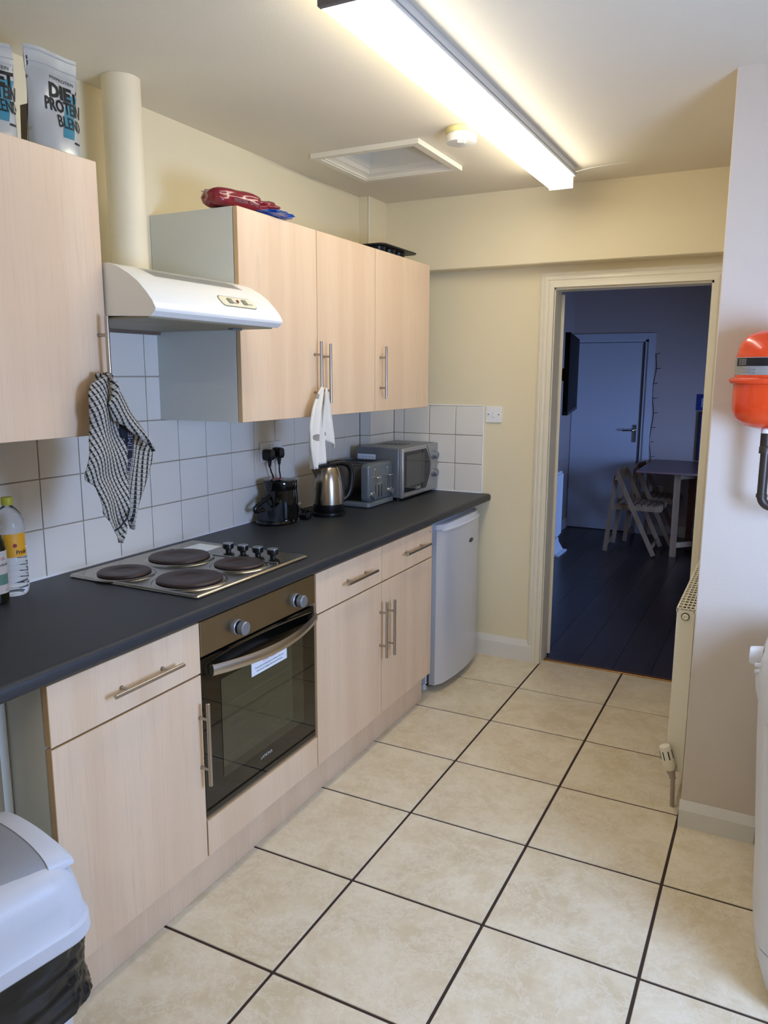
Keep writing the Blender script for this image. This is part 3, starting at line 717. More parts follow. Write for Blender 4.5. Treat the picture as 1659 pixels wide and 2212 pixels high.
bmesh.ops.recalc_face_normals(bm, faces=bm.faces); bd = mk('badge', bm, mat('badge_dark', srgb(70, 70, 78), .3, .6), fdr, True)
text('badge_lettering', 'fridge', .0, silver_ink, bd, (.6035, 3.3, .708), (0, 1, 0), (0, 0, 1)) if False else None
for yy in (2.985, 3.46): lathe('foot', white_plastic, [(.016, 0), (.018, .012), (.012, .016), (.012, .045)], (.485, yy, .0005), fr, n=14)
for yy in (2.985, 3.46): lathe('foot', white_plastic, [(.016, 0), (.018, .012), (.012, .016), (.012, .045)], (.03, yy, .0005), fr, n=14)

# ================================================================== THINGS ON THE WORKTOP
# microwave
mw = thing('microwave', 'silver microwave oven with two dials at far end of worktop', 'microwave', (.14, 3.36, ZW))
mx0, mx1, my0, my1, mz0, mz1 = -.0, .262, 3.140, 3.590, ZW+.014, 1.178
mx0 = .012
box('housing', grey_metal, (mx0, mx1-.0), (my0, my1), (mz0, mz1), mw, bevel=.006, seg=2)
bm = bmesh.new()
for i in range(6):
    b_box(bm, (.055+i*.026, .062+i*.026), (3.30, 3.42), (mz1, mz1+.0007))
mk('top_vents', bm, black_matt, mw)
fx = mx1+.022
box('fascia', mw_silver, (mx1, fx), (my0+.002, my1-.002), (mz0-.002, mz1-.002), mw, bevel=.004, seg=2)
# door glass with curved right boundary
bm = bmesh.new(); pts = [(my0+.022, mz0+.028), (my0+.285, mz0+.022)]
for k in range(0, 11):
    t = k/10; zz = mz0+.022+(mz1-mz0-.042)*t; yy = my0+.285+.055*math.sin(math.pi*t)**.9
    pts.append((yy, zz))
pts += [(my0+.022, mz1-.020)]
b_prism(bm, [(a, b) for a, b in pts], 'x', fx-.002, fx+.0025); bmesh.ops.recalc_face_normals(bm, faces=bm.faces)
dg_ = mk('door_glass', bm, black_gloss, mw)
box('viewing_window', mat('mw_window', srgb(62, 64, 62), .12, spec=.7), (fx+.0025, fx+.0032), (my0+.040, my0+.262), (mz0+.055, mz1-.040), dg_)
text('maker_lettering', 'Candy', .022, silver_ink, dg_, (fx+.0036, my0+.150, mz0+.030), (0, 1, 0), (0, 0, 1), shear=.35)
bm = bmesh.new(); 
def seam(yo): return [(fx+.001, my0+.29+.058*math.sin(math.pi*t)**.9+yo, mz0+.004+(mz1-mz0-.008)*t) for t in [i/14 for i in range(15)]]
b_tube(bm, seam(.006), .0012, 6); mk('door_seam', bm, steel, mw, True)
b_ = box('door_frame_strip', steel, (fx-.001, fx+.0018), (my0+.004, my0+.012), (mz0, mz1-.004), mw, bevel=.001)
box('door_frame_strip', steel, (fx-.001, fx+.0018), (my0+.008, my0+.30), (mz0+.001, mz0+.010), mw, bevel=.001)
for zz in (1.115, 1.02):
    bm = bmesh.new(); b_lathe(bm, [(.026, fx), (.025, fx+.004), (.022, fx+.006), (.020, fx+.022), (.017, fx+.025), (0, fx+.0255)], (0, 3.533, zz-.003), 'x', 26); bmesh.ops.recalc_face_normals(bm, faces=bm.faces)
    mk('dial', bm, knob_silver, mw, True)
for zz in (1.158, .972): text('dial_marking', '- -', .014, grey_ink, mw, (fx+.0006, 3.52, zz), (0, 1, 0), (0, 0, 1))
bm = bmesh.new()
b_box(bm, (.026, .13), (my0-.0008, my0), (1.116, 1.142)); ls = mk('icon_sticker', bm, sticker, mw)
for i in range(5): text('sticker_icon', 'o', .018, grey_ink, ls, (.033+.019*i, my0-.0012, 1.124), (1, 0, 0), (0, 0, 1))
for yy in (my0+.03, my1-.03):
    for xx in (mx0+.03, mx1-.02): lathe('foot', rubber, [(.012, 0), (.012, .016)], (xx, yy, ZW+.0004), mw, n=12)

# toaster
ts = thing('toaster', 'grey four-slice toaster with chrome levers in front of microwave', 'toaster', (.11, 2.995, ZW))
tx0, tx1, ty0, ty1 = .0, .236, 2.868, 3.128
bm = bmesh.new(); b_loft(bm, [[(x_+.118, y_+2.998, z) for x_, y_ in rrect(.25-2*i, .268-2*i, .02, 4)] for z, i in ((ZW+.001, .006), (ZW+.006, .0), (ZW+.022, .0), (ZW+.028, .006))])
bmesh.ops.recalc_face_normals(bm, faces=bm.faces); mk('base', bm, toaster_m, ts, True, angle=50)
bm = bmesh.new(); b_box(bm, (.006, .20), (ty0+.012, ty1-.012), (ZW+.027, 1.115), bevel=.008, seg=2); mk('steel_body', bm, mat('toaster_steel', srgb(120, 112, 100), .22, 1.0), ts, True)
bm = bmesh.new(); 
def tring(x_, ins):
    w_ = ty1-ty0-2*ins; hh = 1.122-(ZW+.026)-2*ins; zc = (1.122+ZW+.026)/2
    return [(x_, p+2.998, q+zc) for p, q in rrect(w_, hh, .028, 6)]
b_loft(bm, [tring(.196, .0), tring(.228, 0), tring(.236, .004), tring(.238, .012)]); bmesh.ops.recalc_face_normals(bm, faces=bm.faces)
mk('end_cap', bm, toaster_m, ts, True, angle=50)
bm = bmesh.new(); b_loft(bm, [tring(-.002, .008), tring(.002, 0), tring(.02, .0)]); bmesh.ops.recalc_face_normals(bm, faces=bm.faces); mk('end_cap', bm, toaster_m, ts, True, angle=50)
for yy in (2.915, 2.955, 3.035, 3.075):
    box('bread_slot', black_matt, (.03, .18), (yy, yy+.022), (1.1152, 1.1162), ts)
for yy in (2.932, 3.062):
    box('lever_slot', chrome, (.2375, .2392), (yy-.0055, yy+.0055), (.962, 1.095), ts, bevel=.0007)
    box('lever_slot_gap', black_matt, (.2385, .2396), (yy-.0028, yy+.0028), (.966, 1.091), ts)
    box('lever', chrome, (.237, .262), (yy-.018, yy+.018), (1.052 if yy < 3 else 1.052, 1.058), ts, bevel=.002)
for yy in (2.966, 2.996):
    box('button_slot', chrome, (.2375, .2392), (yy-.007, yy+.007), (.950, 1.022), ts, bevel=.0007)
    box('button_gap', black_matt, (.2385, .2397), (yy-.0045, yy+.0045), (.954, 1.018), ts)
for yy in (2.903, 3.092):
    bm = bmesh.new(); b_lathe(bm, [(.020, .236), (.020, .246), (.017, .248)], (0, yy, .968), 'x', 24); bmesh.ops.recalc_face_normals(bm, faces=bm.faces); d_ = mk('browning_dial', bm, chrome, ts, True)
    lathe('dial_face', toaster_m, [(.0165, .247), (.0155, .256), (0, .2565)], (0, yy, .968), d_, 'x', 24)

# kettle
KC = (.150, 2.640)
kt = thing('electric_kettle', 'brushed steel electric kettle with black handle beside toaster', 'kettle', (KC[0], KC[1], ZW))
lathe('power_base', black_plastic, [(.076, ZW+.0005), (.078, ZW+.006), (.077, ZW+.016), (.070, ZW+.020)], (KC[0], KC[1], 0), kt, n=40)
lathe('lower_body', black_plastic, [(.068, ZW+.020), (.0705, ZW+.024), (.0705, ZW+.055)], (KC[0], KC[1], 0), kt, n=40)
lathe('steel_body', mat('kettle_steel', srgb(168, 158, 140), .24, 1.0), [(.0715, ZW+.055), (.0710, ZW+.075), (.069, ZW+.11), (.066, ZW+.15), (.060, ZW+.185), (.051, ZW+.215), (.047, ZW+.222)], (KC[0], KC[1], 0), kt, n=48)
lathe('lid', black_plastic, [(.047, ZW+.221), (.046, ZW+.227), (.030, ZW+.233), (.012, ZW+.235), (.0, ZW+.235)], (KC[0], KC[1], 0), kt, n=40)
dK = Vector((.55, .835, 0)).normalized()
def KP(r, z): return Vector((KC[0]+dK.x*r, KC[1]+dK.y*r, z))
bm = bmesh.new(); pth = smooth_path([KP(.0, ZW+.232), KP(.035, ZW+.236), KP(.070, ZW+.236), KP(.103, ZW+.224), KP(.118, ZW+.196), KP(.119, ZW+.155), KP(.112, ZW+.11), KP(.095, ZW+.078), KP(.066, ZW+.058)], 5)
b_tube(bm, pth, [.011+.003*math.sin(math.pi*i/(len(pth)-1)) for i in range(len(pth))], 14); bmesh.ops.recalc_face_normals(bm, faces=bm.faces)
mk('handle', bm, black_plastic, kt, True)
bm = bmesh.new(); pth = smooth_path([KP(.052, ZW+.215), KP(.064, ZW+.185), KP(.071, ZW+.15), KP(.075, ZW+.11), KP(.075, ZW+.075), KP(.068, ZW+.05)], 4); b_tube(bm, pth, .009, 10); mk('handle_spine', bm, black_plastic, kt, True)
bm = bmesh.new()
sp_ = [KP(-.045, ZW+.222), KP(-.066, ZW+.214), KP(-.058, ZW+.17)]
vs = [bm.verts.new(KP(-.082, ZW+.216)), bm.verts.new(KP(-.045, ZW+.224)+Vector((dK.y, -dK.x, 0))*.024), bm.verts.new(KP(-.045, ZW+.224)-Vector((dK.y, -dK.x, 0))*.024), bm.verts.new(KP(-.060, ZW+.165))]
bm.faces.new((vs[0], vs[1], vs[2])); bm.faces.new((vs[0], vs[3], vs[1])); bm.faces.new((vs[0], vs[2], vs[3])); mk('spout', bm, MATS['kettle_steel'], kt)

# coffee maker
cf = thing('coffee_maker', 'small glossy black filter coffee maker below the wall socket', 'coffee maker', (.05, 2.40, ZW))
def cring(z, r, dx=0, dy=0, sx=1.0, sy=1.0): return [(.055+dx+r*sx*math.cos(2*math.pi*k/36), 2.395+dy+r*sy*math.sin(2*math.pi*k/36), z) for k in range(36)]
bm = bmesh.new(); b_loft(bm, [cring(ZW+.0005, .080, -.005, -.02, 1, 1.25), cring(ZW+.008, .083, -.005, -.02, 1, 1.25), cring(ZW+.018, .080, -.005, -.02, 1, 1.22)]); mk('base', bm, black_gloss, cf, True)
bm = bmesh.new(); b_loft(bm, [cring(ZW+.018, .072, 0, .012), cring(ZW+.05, .074, 0, .012), cring(ZW+.145, .070, 0, .008)]); mk('body', bm, black_gloss, cf, True)
bm = bmesh.new(); b_loft(bm, [cring(ZW+.145, .071, 0, .004), cring(ZW+.149, .0735, 0, .004), cring(ZW+.180, .075, 0, 0), cring(ZW+.186, .072, 0, 0), cring(ZW+.189, .060, 0, 0)]); mk('filter_housing', bm, black_gloss, cf, True)
bm = bmesh.new(); b_prism(bm, [(2.31, ZW+.018), (2.365, ZW+.018), (2.365, ZW+.105), (2.35, ZW+.11)], 'x', -.01, .10); mk('jug', bm, mat('jug_grey', srgb(38, 42, 48), .15), cf)
tube('jug_handle', black_plastic, smooth_path([(.045, 2.345, ZW+.125), (.03, 2.300, ZW+.100), (.02, 2.262, ZW+.078), (.02, 2.268, ZW+.062), (.03, 2.31, ZW+.066)], 4), .009, cf, 10)
box('red_label', red_ink, (.025, .065), (2.37, 2.415), (ZW+.189, ZW+.1897), cf)
text('maker_lettering', 'VonShef', .017, silver_ink, cf, (.1262, 2.425, ZW+.072), (-.35, 1, 0), (0, 0, 1))
text('switch_marking', '- o', .012, silver_ink, cf, (.1262, 2.430, ZW+.038), (-.35, 1, 0), (0, 0, 1))

# socket, plugs and cables
so = thing('wall_socket', 'white double wall socket above the coffee maker', 'socket', (XW+.01, 2.478, 1.21))
box('faceplate', white_plastic, (XW+.0085, XW+.0185), (2.398, 2.556), (1.163, 1.250), so, bevel=.002)
for yy in (2.463, 2.490): box('rocker_switch', white_plastic, (XW+.0185, XW+.0225), (yy-.006, yy+.006), (1.222, 1.240), so, bevel=.001)
def plug(name, label, y, z):
    t = thing(name, label, 'plug', (XW+.02, y, z), 'plugs in the wall socket')
    bm = bmesh.new(); R = []
    for xo, s in ((.0188, .92), (.022, 1), (.050, .98), (.058, .86), (.060, .6)):
        R.append([(XW+xo, y+p*s, z+q*s) for p, q in rrect(.046, .050, .015, 4)])
    b_loft(bm, R); bmesh.ops.recalc_face_normals(bm, faces=bm.faces); mk('plug_body', bm, black_plastic, t, True)
    bm = bmesh.new(); b_tube(bm, [(XW+.042, y, z-.024), (XW+.042, y, z-.052)], [.010, .006], 10); mk('cable_grip', bm, rubber, t, True)
    return t
plug('mains_plug', 'black mains plug in the left half of the socket', 2.425, 1.196)
plug('mains_plug', 'black mains plug in the right half of the socket', 2.497, 1.199)
def cable(label, pts, r=.0032):
    o = tube('power_cable', rubber, smooth_path(pts, 6), r, None, 8); tag(o, label, 'cable', 'black appliance cables'); return o
cable('black cable hanging from the left plug behind the coffee maker', [(XW+.042, 2.425, 1.145), (XW+.044, 2.433, 1.12), (XW+.045, 2.445, 1.09), (XW+.02, 2.45, 1.03), (XW+.02, 2.45, .914)])
cable('black cable hanging from the right plug behind the coffee maker', [(XW+.042, 2.497, 1.148), (XW+.044, 2.495, 1.12), (XW+.045, 2.50, 1.08), (XW+.02, 2.51, 1.03), (XW+.02, 2.51, .914)])
cable('black looping cable between the coffee maker and the kettle', [(XW+.03, 2.53, 1.02), (XW+.04, 2.56, 1.035), (XW+.045, 2.60, 1.02), (XW+.045, 2.605, .975), (XW+.05, 2.57, .945), (XW+.07, 2.545, .93), (.03, 2.52, .9135), (.06, 2.535, .9135)])
cable('black cable running low behind the kettle base', [(XW+.04, 2.535, .985), (XW+.045, 2.57, .962), (.02, 2.66, .9135), (.06, 2.69, .9135)])
t = thing('mains_plug', 'unplugged black mains plug lying pins up beside coffee maker', 'plug', (.115, 2.50, ZW))
bm = bmesh.new(); b_box(bm, (.095, .138), (2.478, 2.52), (ZW+.0005, ZW+.024), bevel=.006, seg=2); mk('plug_body', bm, black_plastic, t, True)
for px_, py_, h_ in ((.104, 2.498, .019), (.125, 2.488, .017), (.125, 2.510, .017)): box('pin', chrome, (px_-.003, px_+.003), (py_-.002, py_+.002), (ZW+.024, ZW+.024+h_), t)

# water bottle + olive oil bottle
BC = (.015, 1.10)
bt = thing('plastic_bottle', 'clear ribbed plastic bottle with yellow cap and orange label', 'bottle', (BC[0], BC[1], ZW))
prof = [(.0, ZW+.006), (.018, ZW+.001), (.036, ZW+.001), (.041, ZW+.008)]
z = ZW+.016
for i in range(5): prof += [(.0425, z), (.0425, z+.008), (.0395, z+.0115), (.0425, z+.015)]; z += .018
prof += [(.0425, ZW+.108), (.0405, ZW+.112), (.0405, ZW+.186), (.0425, ZW+.190), (.0425, ZW+.202), (.040, ZW+.22), (.033, ZW+.238), (.022, ZW+.252), (.0135, ZW+.260), (.0135, ZW+.268)]
lathe('bottle_body', plastic_clear, prof, (BC[0], BC[1], 0), bt, n=40)
lathe('cap', yellow_cap, [(.0155, ZW+.264), (.0160, ZW+.266), (.0160, ZW+.284), (.015, ZW+.286), (0, ZW+.2865)], (BC[0], BC[1], 0), bt, n=28)
def wrap(name, m, c, r, a0, a1, z0, z1, par):
    bm = bmesh.new(); n = 20
    b_grid(bm, lambda u, v: (c[0]+r*math.cos(math.radians(a0+(a1-a0)*u)), c[1]+r*math.sin(math.radians(a0+(a1-a0)*u)), z0+(z1-z0)*v), n, 1)
    return mk(name, bm, m, par, True)
lb = wrap('front_label', label_yellow, BC, .0412, -62, 38, ZW+.116, ZW+.184, bt)
wrap('back_label', label_blue, BC, .0412, -150, -64, ZW+.116, ZW+.184, bt)
def on_cyl(c, r, a0, z0):
    return lambda a, b: (c[0]+r*math.cos(math.radians(a0)+a/r), c[1]+r*math.sin(math.radians(a0)+a/r), z0+b)
text('label_lettering', 'Pride', .017, ink, lb, (0, 0, 0), (1, 0, 0), (0, 1, 0), fn=on_cyl(BC, .0418, -18, ZW+.124), bold=.0003)
bm = bmesh.new(); n = 12; cc = on_cyl(BC, .0417, -20, ZW+.150)
c0 = bm.verts.new(cc(0, 0)); rim = [bm.verts.new(cc(.006*math.cos(2*math.pi*k/n), .006*math.sin(2*math.pi*k/n))) for k in range(n)]
for k in range(n): bm.faces.new((c0, rim[k], rim[(k+1) % n]))
mk('label_flower', bm, mat('flower_red', srgb(150, 40, 30), .5), lb)
OC = (.045, 1.018)
ob_ = thing('oil_bottle', 'dark green glass bottle with beige label at left frame edge', 'bottle', (OC[0], OC[1], ZW))
lathe('bottle_body', dark_glass, [(.0, ZW+.004), (.030, ZW+.0005), (.036, ZW+.004), (.037, ZW+.02), (.037, ZW+.150), (.033, ZW+.175), (.020, ZW+.205), (.014, ZW+.225), (.0135, ZW+.275), (.0155, ZW+.277), (.0155, ZW+.297), (0, ZW+.298)], (OC[0], OC[1], 0), ob_, n=36)
lb = wrap('front_label', label_cream, OC, .0376, -70, 45, ZW+.03, ZW+.150, ob_)
wrap('label_picture', mat('label_scene', srgb(96, 130, 110), .5, var=.3, vscale=60), OC, .0379, -60, 35, ZW+.055, ZW+.085, lb)
text('label_lettering', 'OLIVE OIL', .011, red_ink, lb, (0, 0, 0), (1, 0, 0), (0, 1, 0), fn=on_cyl(OC, .0381, -52, ZW+.125)); text('label_lettering', 'EXTRA VIRGIN', .009, ink, lb, (0, 0, 0), (1, 0, 0), (0, 1, 0), fn=on_cyl(OC, .0381, -54, ZW+.108))
text('label_lettering', '1 L', .009, ink, lb, (0, 0, 0), (1, 0, 0), (0, 1, 0), fn=on_cyl(OC, .0381, 10, ZW+.036))

# ================================================================== TEA TOWELS
def lerp_poly(P_, v):
    L_ = [0]
    for a, b in zip(P_, P_[1:]): L_.append(L_[-1]+math.dist(a, b))
    t = v*L_[-1]
    for i in range(len(P_)-1):
        if t <= L_[i+1] or i == len(P_)-2:
            s = (t-L_[i])/max(1e-9, L_[i+1]-L_[i]); a, b = P_[i], P_[i+1]; return (a[0]+(b[0]-a[0])*s, a[1]+(b[1]-a[1])*s)
def cloth_strip(bm, Lp, Rp, x0, fold, uv, nu=14, nv=40, mi=0):
    def f(u, v):
        a = lerp_poly(Lp, v); b = lerp_poly(Rp, v)
        return (x0+fold(u, v), a[0]+(b[0]-a[0])*u, a[1]+(b[1]-a[1])*u)
    def g_(u, v):
        p = f(u, v); return uv(p[1], p[2])
    b_grid(bm, f, nu, nv, g_, mi)
def rot_uv(ang, s):
    c, s_ = math.cos(math.radians(ang)), math.sin(math.radians(ang))
    return lambda y_, z_: ((y_*c+z_*s_)*s, (-y_*s_+z_*c)*s)
main_l = [(1.165, 1.543), (1.115, 1.515), (1.101, 1.491), (1.097, 1.44), (1.102, 1.415), (1.085, 1.334), (1.068, 1.283), (1.071, 1.271), (1.102, 1.251), (1.117, 1.193), (1.118, 1.174), (1.148, 1.146), (1.173, 1.086)]
main_r = [(1.184, 1.546), (1.192, 1.516), (1.200, 1.492), (1.205, 1.449), (1.214, 1.423), (1.224, 1.39), (1.227, 1.339), (1.227, 1.289), (1.226, 1.249), (1.224, 1.223), (1.217, 1.158), (1.207, 1.11), (1.183, 1.083)]
flap_o = [(1.171, 1.541), (1.187, 1.518), (1.189, 1.499), (1.221, 1.464), (1.252, 1.421), (1.272, 1.39), (1.3, 1.345), (1.306, 1.332)]
flap_i = [(1.162, 1.531), (1.165, 1.497), (1.148, 1.462), (1.172, 1.421), (1.208, 1.406), (1.249, 1.373), (1.291, 1.343), (1.302, 1.327)]
pan_l = [(1.226, 1.408), (1.233, 1.376), (1.231, 1.286), (1.228, 1.22), (1.226, 1.154), (1.249, 1.109)]
pan_r = [(1.284, 1.392), (1.337, 1.324), (1.331, 1.294), (1.311, 1.245), (1.28, 1.181), (1.253, 1.105)]
tt = thing('tea_towel', 'black and white waffle check tea towel hanging from a cabinet handle', 'tea towel', (.36, 1.19, 1.55))
def solid(o, t=.003):
    md = o.modifiers.new('s', 'SOLIDIFY'); md.thickness = t; md.offset = 0; return o
XT = .362
bm = bmesh.new(); cloth_strip(bm, main_l, main_r, XT, lambda u, v: .012*math.sin(u*5.2+v*2)*min(1, v*4)+.010*math.sin(math.pi*u)-.004*math.sin(v*23), rot_uv(22, 78), 18, 48)
solid(mk('main_fold', bm, check_m, tt, True))
bm = bmesh.new(); cloth_strip(bm, pan_l, pan_r, XT-.018, lambda u, v: .008*math.sin(u*7+v*3), rot_uv(-14, 78), 12, 36)
solid(mk('side_fold', bm, check_m, tt, True))
bandL = [(1.212, 1.415), (1.212, 1.376), (1.218, 1.32), (1.222, 1.26)]; bandR = [(1.250, 1.400), (1.266, 1.376), (1.258, 1.32), (1.232, 1.255)]
bm = bmesh.new(); cloth_strip(bm, bandL, bandR, XT-.008, lambda u, v: .003*math.sin(u*4), rot_uv(0, 40), 6, 16)
nb = solid(mk('navy_border', bm, navy_cloth, tt, True), .002)
text('woven_lettering', 'TEA  TIME', .026, mat('woven_grey', srgb(120, 120, 136), .8), nb, (XT+.002, 1.238, 1.268), (0, .12, 1), (0, -1, .1))
bm = bmesh.new(); cloth_strip(bm, flap_i, flap_o, XT+.018, lambda u, v: .010*math.sin(math.pi*u)+.006*math.sin(v*9), rot_uv(38, 82), 10, 40)
solid(mk('turned_flap', bm, check_m, tt, True))
bm = bmesh.new(); cloth_strip(bm, [(1.151, 1.545), (1.135, 1.50), (1.15, 1.47)], [(1.20, 1.548), (1.206, 1.50), (1.20, 1.46)], XT-.018, lambda u, v: .004*math.sin(u*6), rot_uv(10, 78), 8, 10)
solid(mk('loop_behind_handle', bm, check_m, tt, True))
bm = bmesh.new(); b_tube(bm, smooth_path([(XT+.010, 1.158, 1.122), (XT+.016, 1.172, 1.130), (XT+.016, 1.20, 1.152), (XT+.008, 1.219, 1.175)], 4), .0022, 6); mk('hem_stripe', bm, navy_cloth, tt, True)

w_l = [(2.249, 1.497), (2.213, 1.468), (2.172, 1.412), (2.149, 1.35), (2.150, 1.272), (2.158, 1.226), (2.17, 1.182)]
w_m = [(2.262, 1.493), (2.252, 1.454), (2.232, 1.4), (2.222, 1.329), (2.214, 1.258), (2.208, 1.213), (2.203, 1.182)]
w2_l = [(2.262, 1.49), (2.243, 1.437), (2.224, 1.366), (2.212, 1.295), (2.202, 1.241), (2.190, 1.186)]
w2_r = [(2.275, 1.489), (2.274, 1.436), (2.270, 1.373), (2.269, 1.318), (2.283, 1.262), (2.3, 1.2)]
w3_l = [(2.262, 1.493), (2.26, 1.437), (2.255, 1.374), (2.256, 1.319), (2.262, 1.292)]
w3_r = [(2.275, 1.490), (2.296, 1.428), (2.322, 1.354), (2.342, 1.292), (2.346, 1.249)]
dt = thing('dish_cloth', 'white cloth with grey dots hanging above the kettle', 'tea towel', (.36, 2.26, 1.49))
bm = bmesh.new(); cloth_strip(bm, w_l, w_m, .362, lambda u, v: .014*math.sin(u*9+v)*min(1, .25+v*2), rot_uv(0, 11), 16, 36); solid(mk('left_fold', bm, dotted_m, dt, True))
bm = bmesh.new(); cloth_strip(bm, w2_l, w2_r, .352, lambda u, v: .013*math.sin(u*8+v*2)*min(1, .3+v*2), rot_uv(0, 11), 16, 36); solid(mk('middle_fold', bm, dotted_m, dt, True))
bm = bmesh.new(); cloth_strip(bm, w3_l, w3_r, .372, lambda u, v: .010*math.sin(u*7-v*2)*min(1, .3+v*2), rot_uv(20, 11), 14, 30); solid(mk('right_fold', bm, dotted_m, dt, True))

# ================================================================== ON TOP OF THE WALL CABINETS
def pouch(label, yc, x0, w_, h_, lean, seedv, with_text=True):
    t = thing('protein_pouch', label, 'pouch', (x0, yc, zt+.0005), 'pouches on top of the wall cabinet')
    z0 = zt+.001
    def prof_t(v):   # half thickness
        return .004+.036*max(0, 1-v/.80)**.55*(1 if v > .0 else 1)*(.75+.25*math.cos(v*5)) if v < .80 else .0035
    def side(v): return 1-.035*math.sin(v*3.0+seedv)+.02*math.sin(v*8+seedv)
    def pt(u, v, s, e=0):
        hw = w_/2*side(v)
        y_ = yc+(u*2-1)*hw+lean*v*.25*h_
        bul = prof_t(v)*max(0, 1-abs(2*u-1)**2.6)**.6
        n_ = .004*noise.noise(Vector((u*3+seedv, v*4, s*3.0)))*(1 if v > .05 else 0)
        dz = -.018*math.sin(math.pi*u)*0
        return Vector((x0+s*(bul+n_+e)+(u-.5)*.03, y_, z0+v*h_-(u*.0)+.004*math.sin(u*5+seedv)*v))
    bm = bmesh.new(); b_grid(bm, lambda u, v: pt(u, v, 1), 22, 34); 
    b_grid(bm, lambda u, v: pt(1-u, v, -1), 22, 34); bmesh.ops.remove_doubles(bm, verts=bm.verts, dist=.0004)
    body = mk('pouch_body', bm, pouch_m, t, True, angle=80)
    bm = bmesh.new()
    for vv in (.80, .86, .965): b_tube(bm, [pt(u/12, vv, 1, .0012) for u in range(13)], .0016, 6)
    mk('zip_seal', bm, pouch_m, body, True)
    if with_text:
        def on(u0, v0, rot=0): return lambda a, b: pt(u0+(a)/w_, v0+(b)/h_, 1, .0016)
        bm = bmesh.new(); b_grid(bm, lambda u, v: pt(.52+.25*(1-v)*0+u*.24+.22*(v), .20+.44*v, 1, .0009), 6, 14)
        mk('teal_flash', bm, teal, body)
        text('brand_line', 'MYPROTEIN', .0125, ink, body, (0, 0, 0), (1, 0, 0), (0, 1, 0), fn=on(.40, .735), sx=1.0)
        text('title_line', 'DIET', .045, ink, body, (0, 0, 0), (1, 0, 0), (0, 1, 0), fn=on(.36, .575), bold=.0022, sx=.88)
        text('title_line', 'PROTEIN', .042, ink, body, (0, 0, 0), (1, 0, 0), (0, 1, 0), fn=on(.26, .445), bold=.0014, sx=.62)
        text('title_line', 'BLEND', .042, ink, body, (0, 0, 0), (1, 0, 0), (0, 1, 0), fn=on(.47, .30), bold=.0006, sx=.60)
        text('small_print', '==', .012, ink, body, (0, 0, 0), (1, 0, 0), (0, 1, 0), fn=on(.76, .155), bold=.0008, sx=1.4)
    return t
pouch('silver protein pouch standing nearest the cream flue pipe', 1.160, .235, .132, .258, .10, .3)
pouch('silver protein pouch cut off by the left frame edge', .968, .235, .138, .228, .04, 1.7)
t_ = bpy.data.objects['protein_pouch']
bm = bmesh.new(); b_prism(bm, [(1.112, zt+.001), (1.17, zt+.001), (1.17, zt+.15), (1.118, zt+.13)], 'x', .17, .205); mk('brown_gusset', bm, pouch_side, t_)

# plastic-wrapped bag roll
rb = thing('bag_roll_packet', 'maroon packet of bags in blue plastic on top of the wall cabinet', 'packet', (.24, 1.93, zt+.0005))
def blob(name, m, c, s, seedv, par, rotz=0, p=2.6, amp=.12):
    bm = bmesh.new(); bmesh.ops.create_icosphere(bm, subdivisions=4, radius=1)
    for v in bm.verts:
        d = v.co.normalized(); k = (abs(d.x)**p+abs(d.y)**p+abs(d.z)**p)**(-1/p)
        q = d*k; nn = noise.noise(q*2.2+Vector((seedv, 0, 0)))*amp
        q = q*(1+nn); v.co = Vector((q.x*s[0], q.y*s[1], q.z*s[2]))
    bmesh.ops.rotate(bm, verts=bm.verts, cent=(0, 0, 0), matrix=Matrix.Rotation(rotz, 3, 'Z')); bmesh.ops.translate(bm, verts=bm.verts, vec=c)
    return mk(name, bm, m, par, True, angle=60)
blob('bag_roll', maroon, (.240, 1.885, zt+.036), (.055, .105, .032), 1, rb, rotz=-.25, p=3.4, amp=.08)
blob('wrapper_end', blue_wrap, (.285, 2.035, zt+.014), (.062, .085, .013), 4, rb, rotz=-.45, p=2.2, amp=.35)
blob('wrapper_film', maroon, (.262, 2.00, zt+.032), (.045, .075, .024), 6, rb, rotz=-.5, p=2.2, amp=.3)
blob('wrapper_film', clear_wrap, (.20, 1.885, zt+.062), (.032, .075, .007), 8, rb, rotz=-.25, p=2.3, amp=.25)
text('packet_lettering', 'FREEZER  BAGS', .015, grey_ink, rb, (.292, 1.830, zt+.020), (.25, 1, 0), (0, 0, 1))

# muffin tin
mt = thing('muffin_tin', 'black muffin tin on top of the wall cabinets near the far corner', 'baking tin', (.16, 3.10, zt+.0005))
bm = bmesh.new(); b_loft(bm, [[(x_+.16, y_+3.09, z) for x_, y_ in rrect(.265, .37, .03, 5)] for z in (zt+.040, zt+.043)]); 
b_tube(bm, [(x_+.16, y_+3.09, zt+.043) for x_, y_ in rrect(.265, .37, .03, 5)]+[(.2925, 3.09+.155, zt+.043)], .004, 8)
mk('tray_rim', bm, black_plastic, mt, True, angle=50)
for i in range(2):
    for j in range(3):
        lathe('muffin_cup', black_plastic, [(.030, zt+.001), (.040, zt+.041)], (.10+.12*i, 2.985+.105*j, 0), mt, n=20)

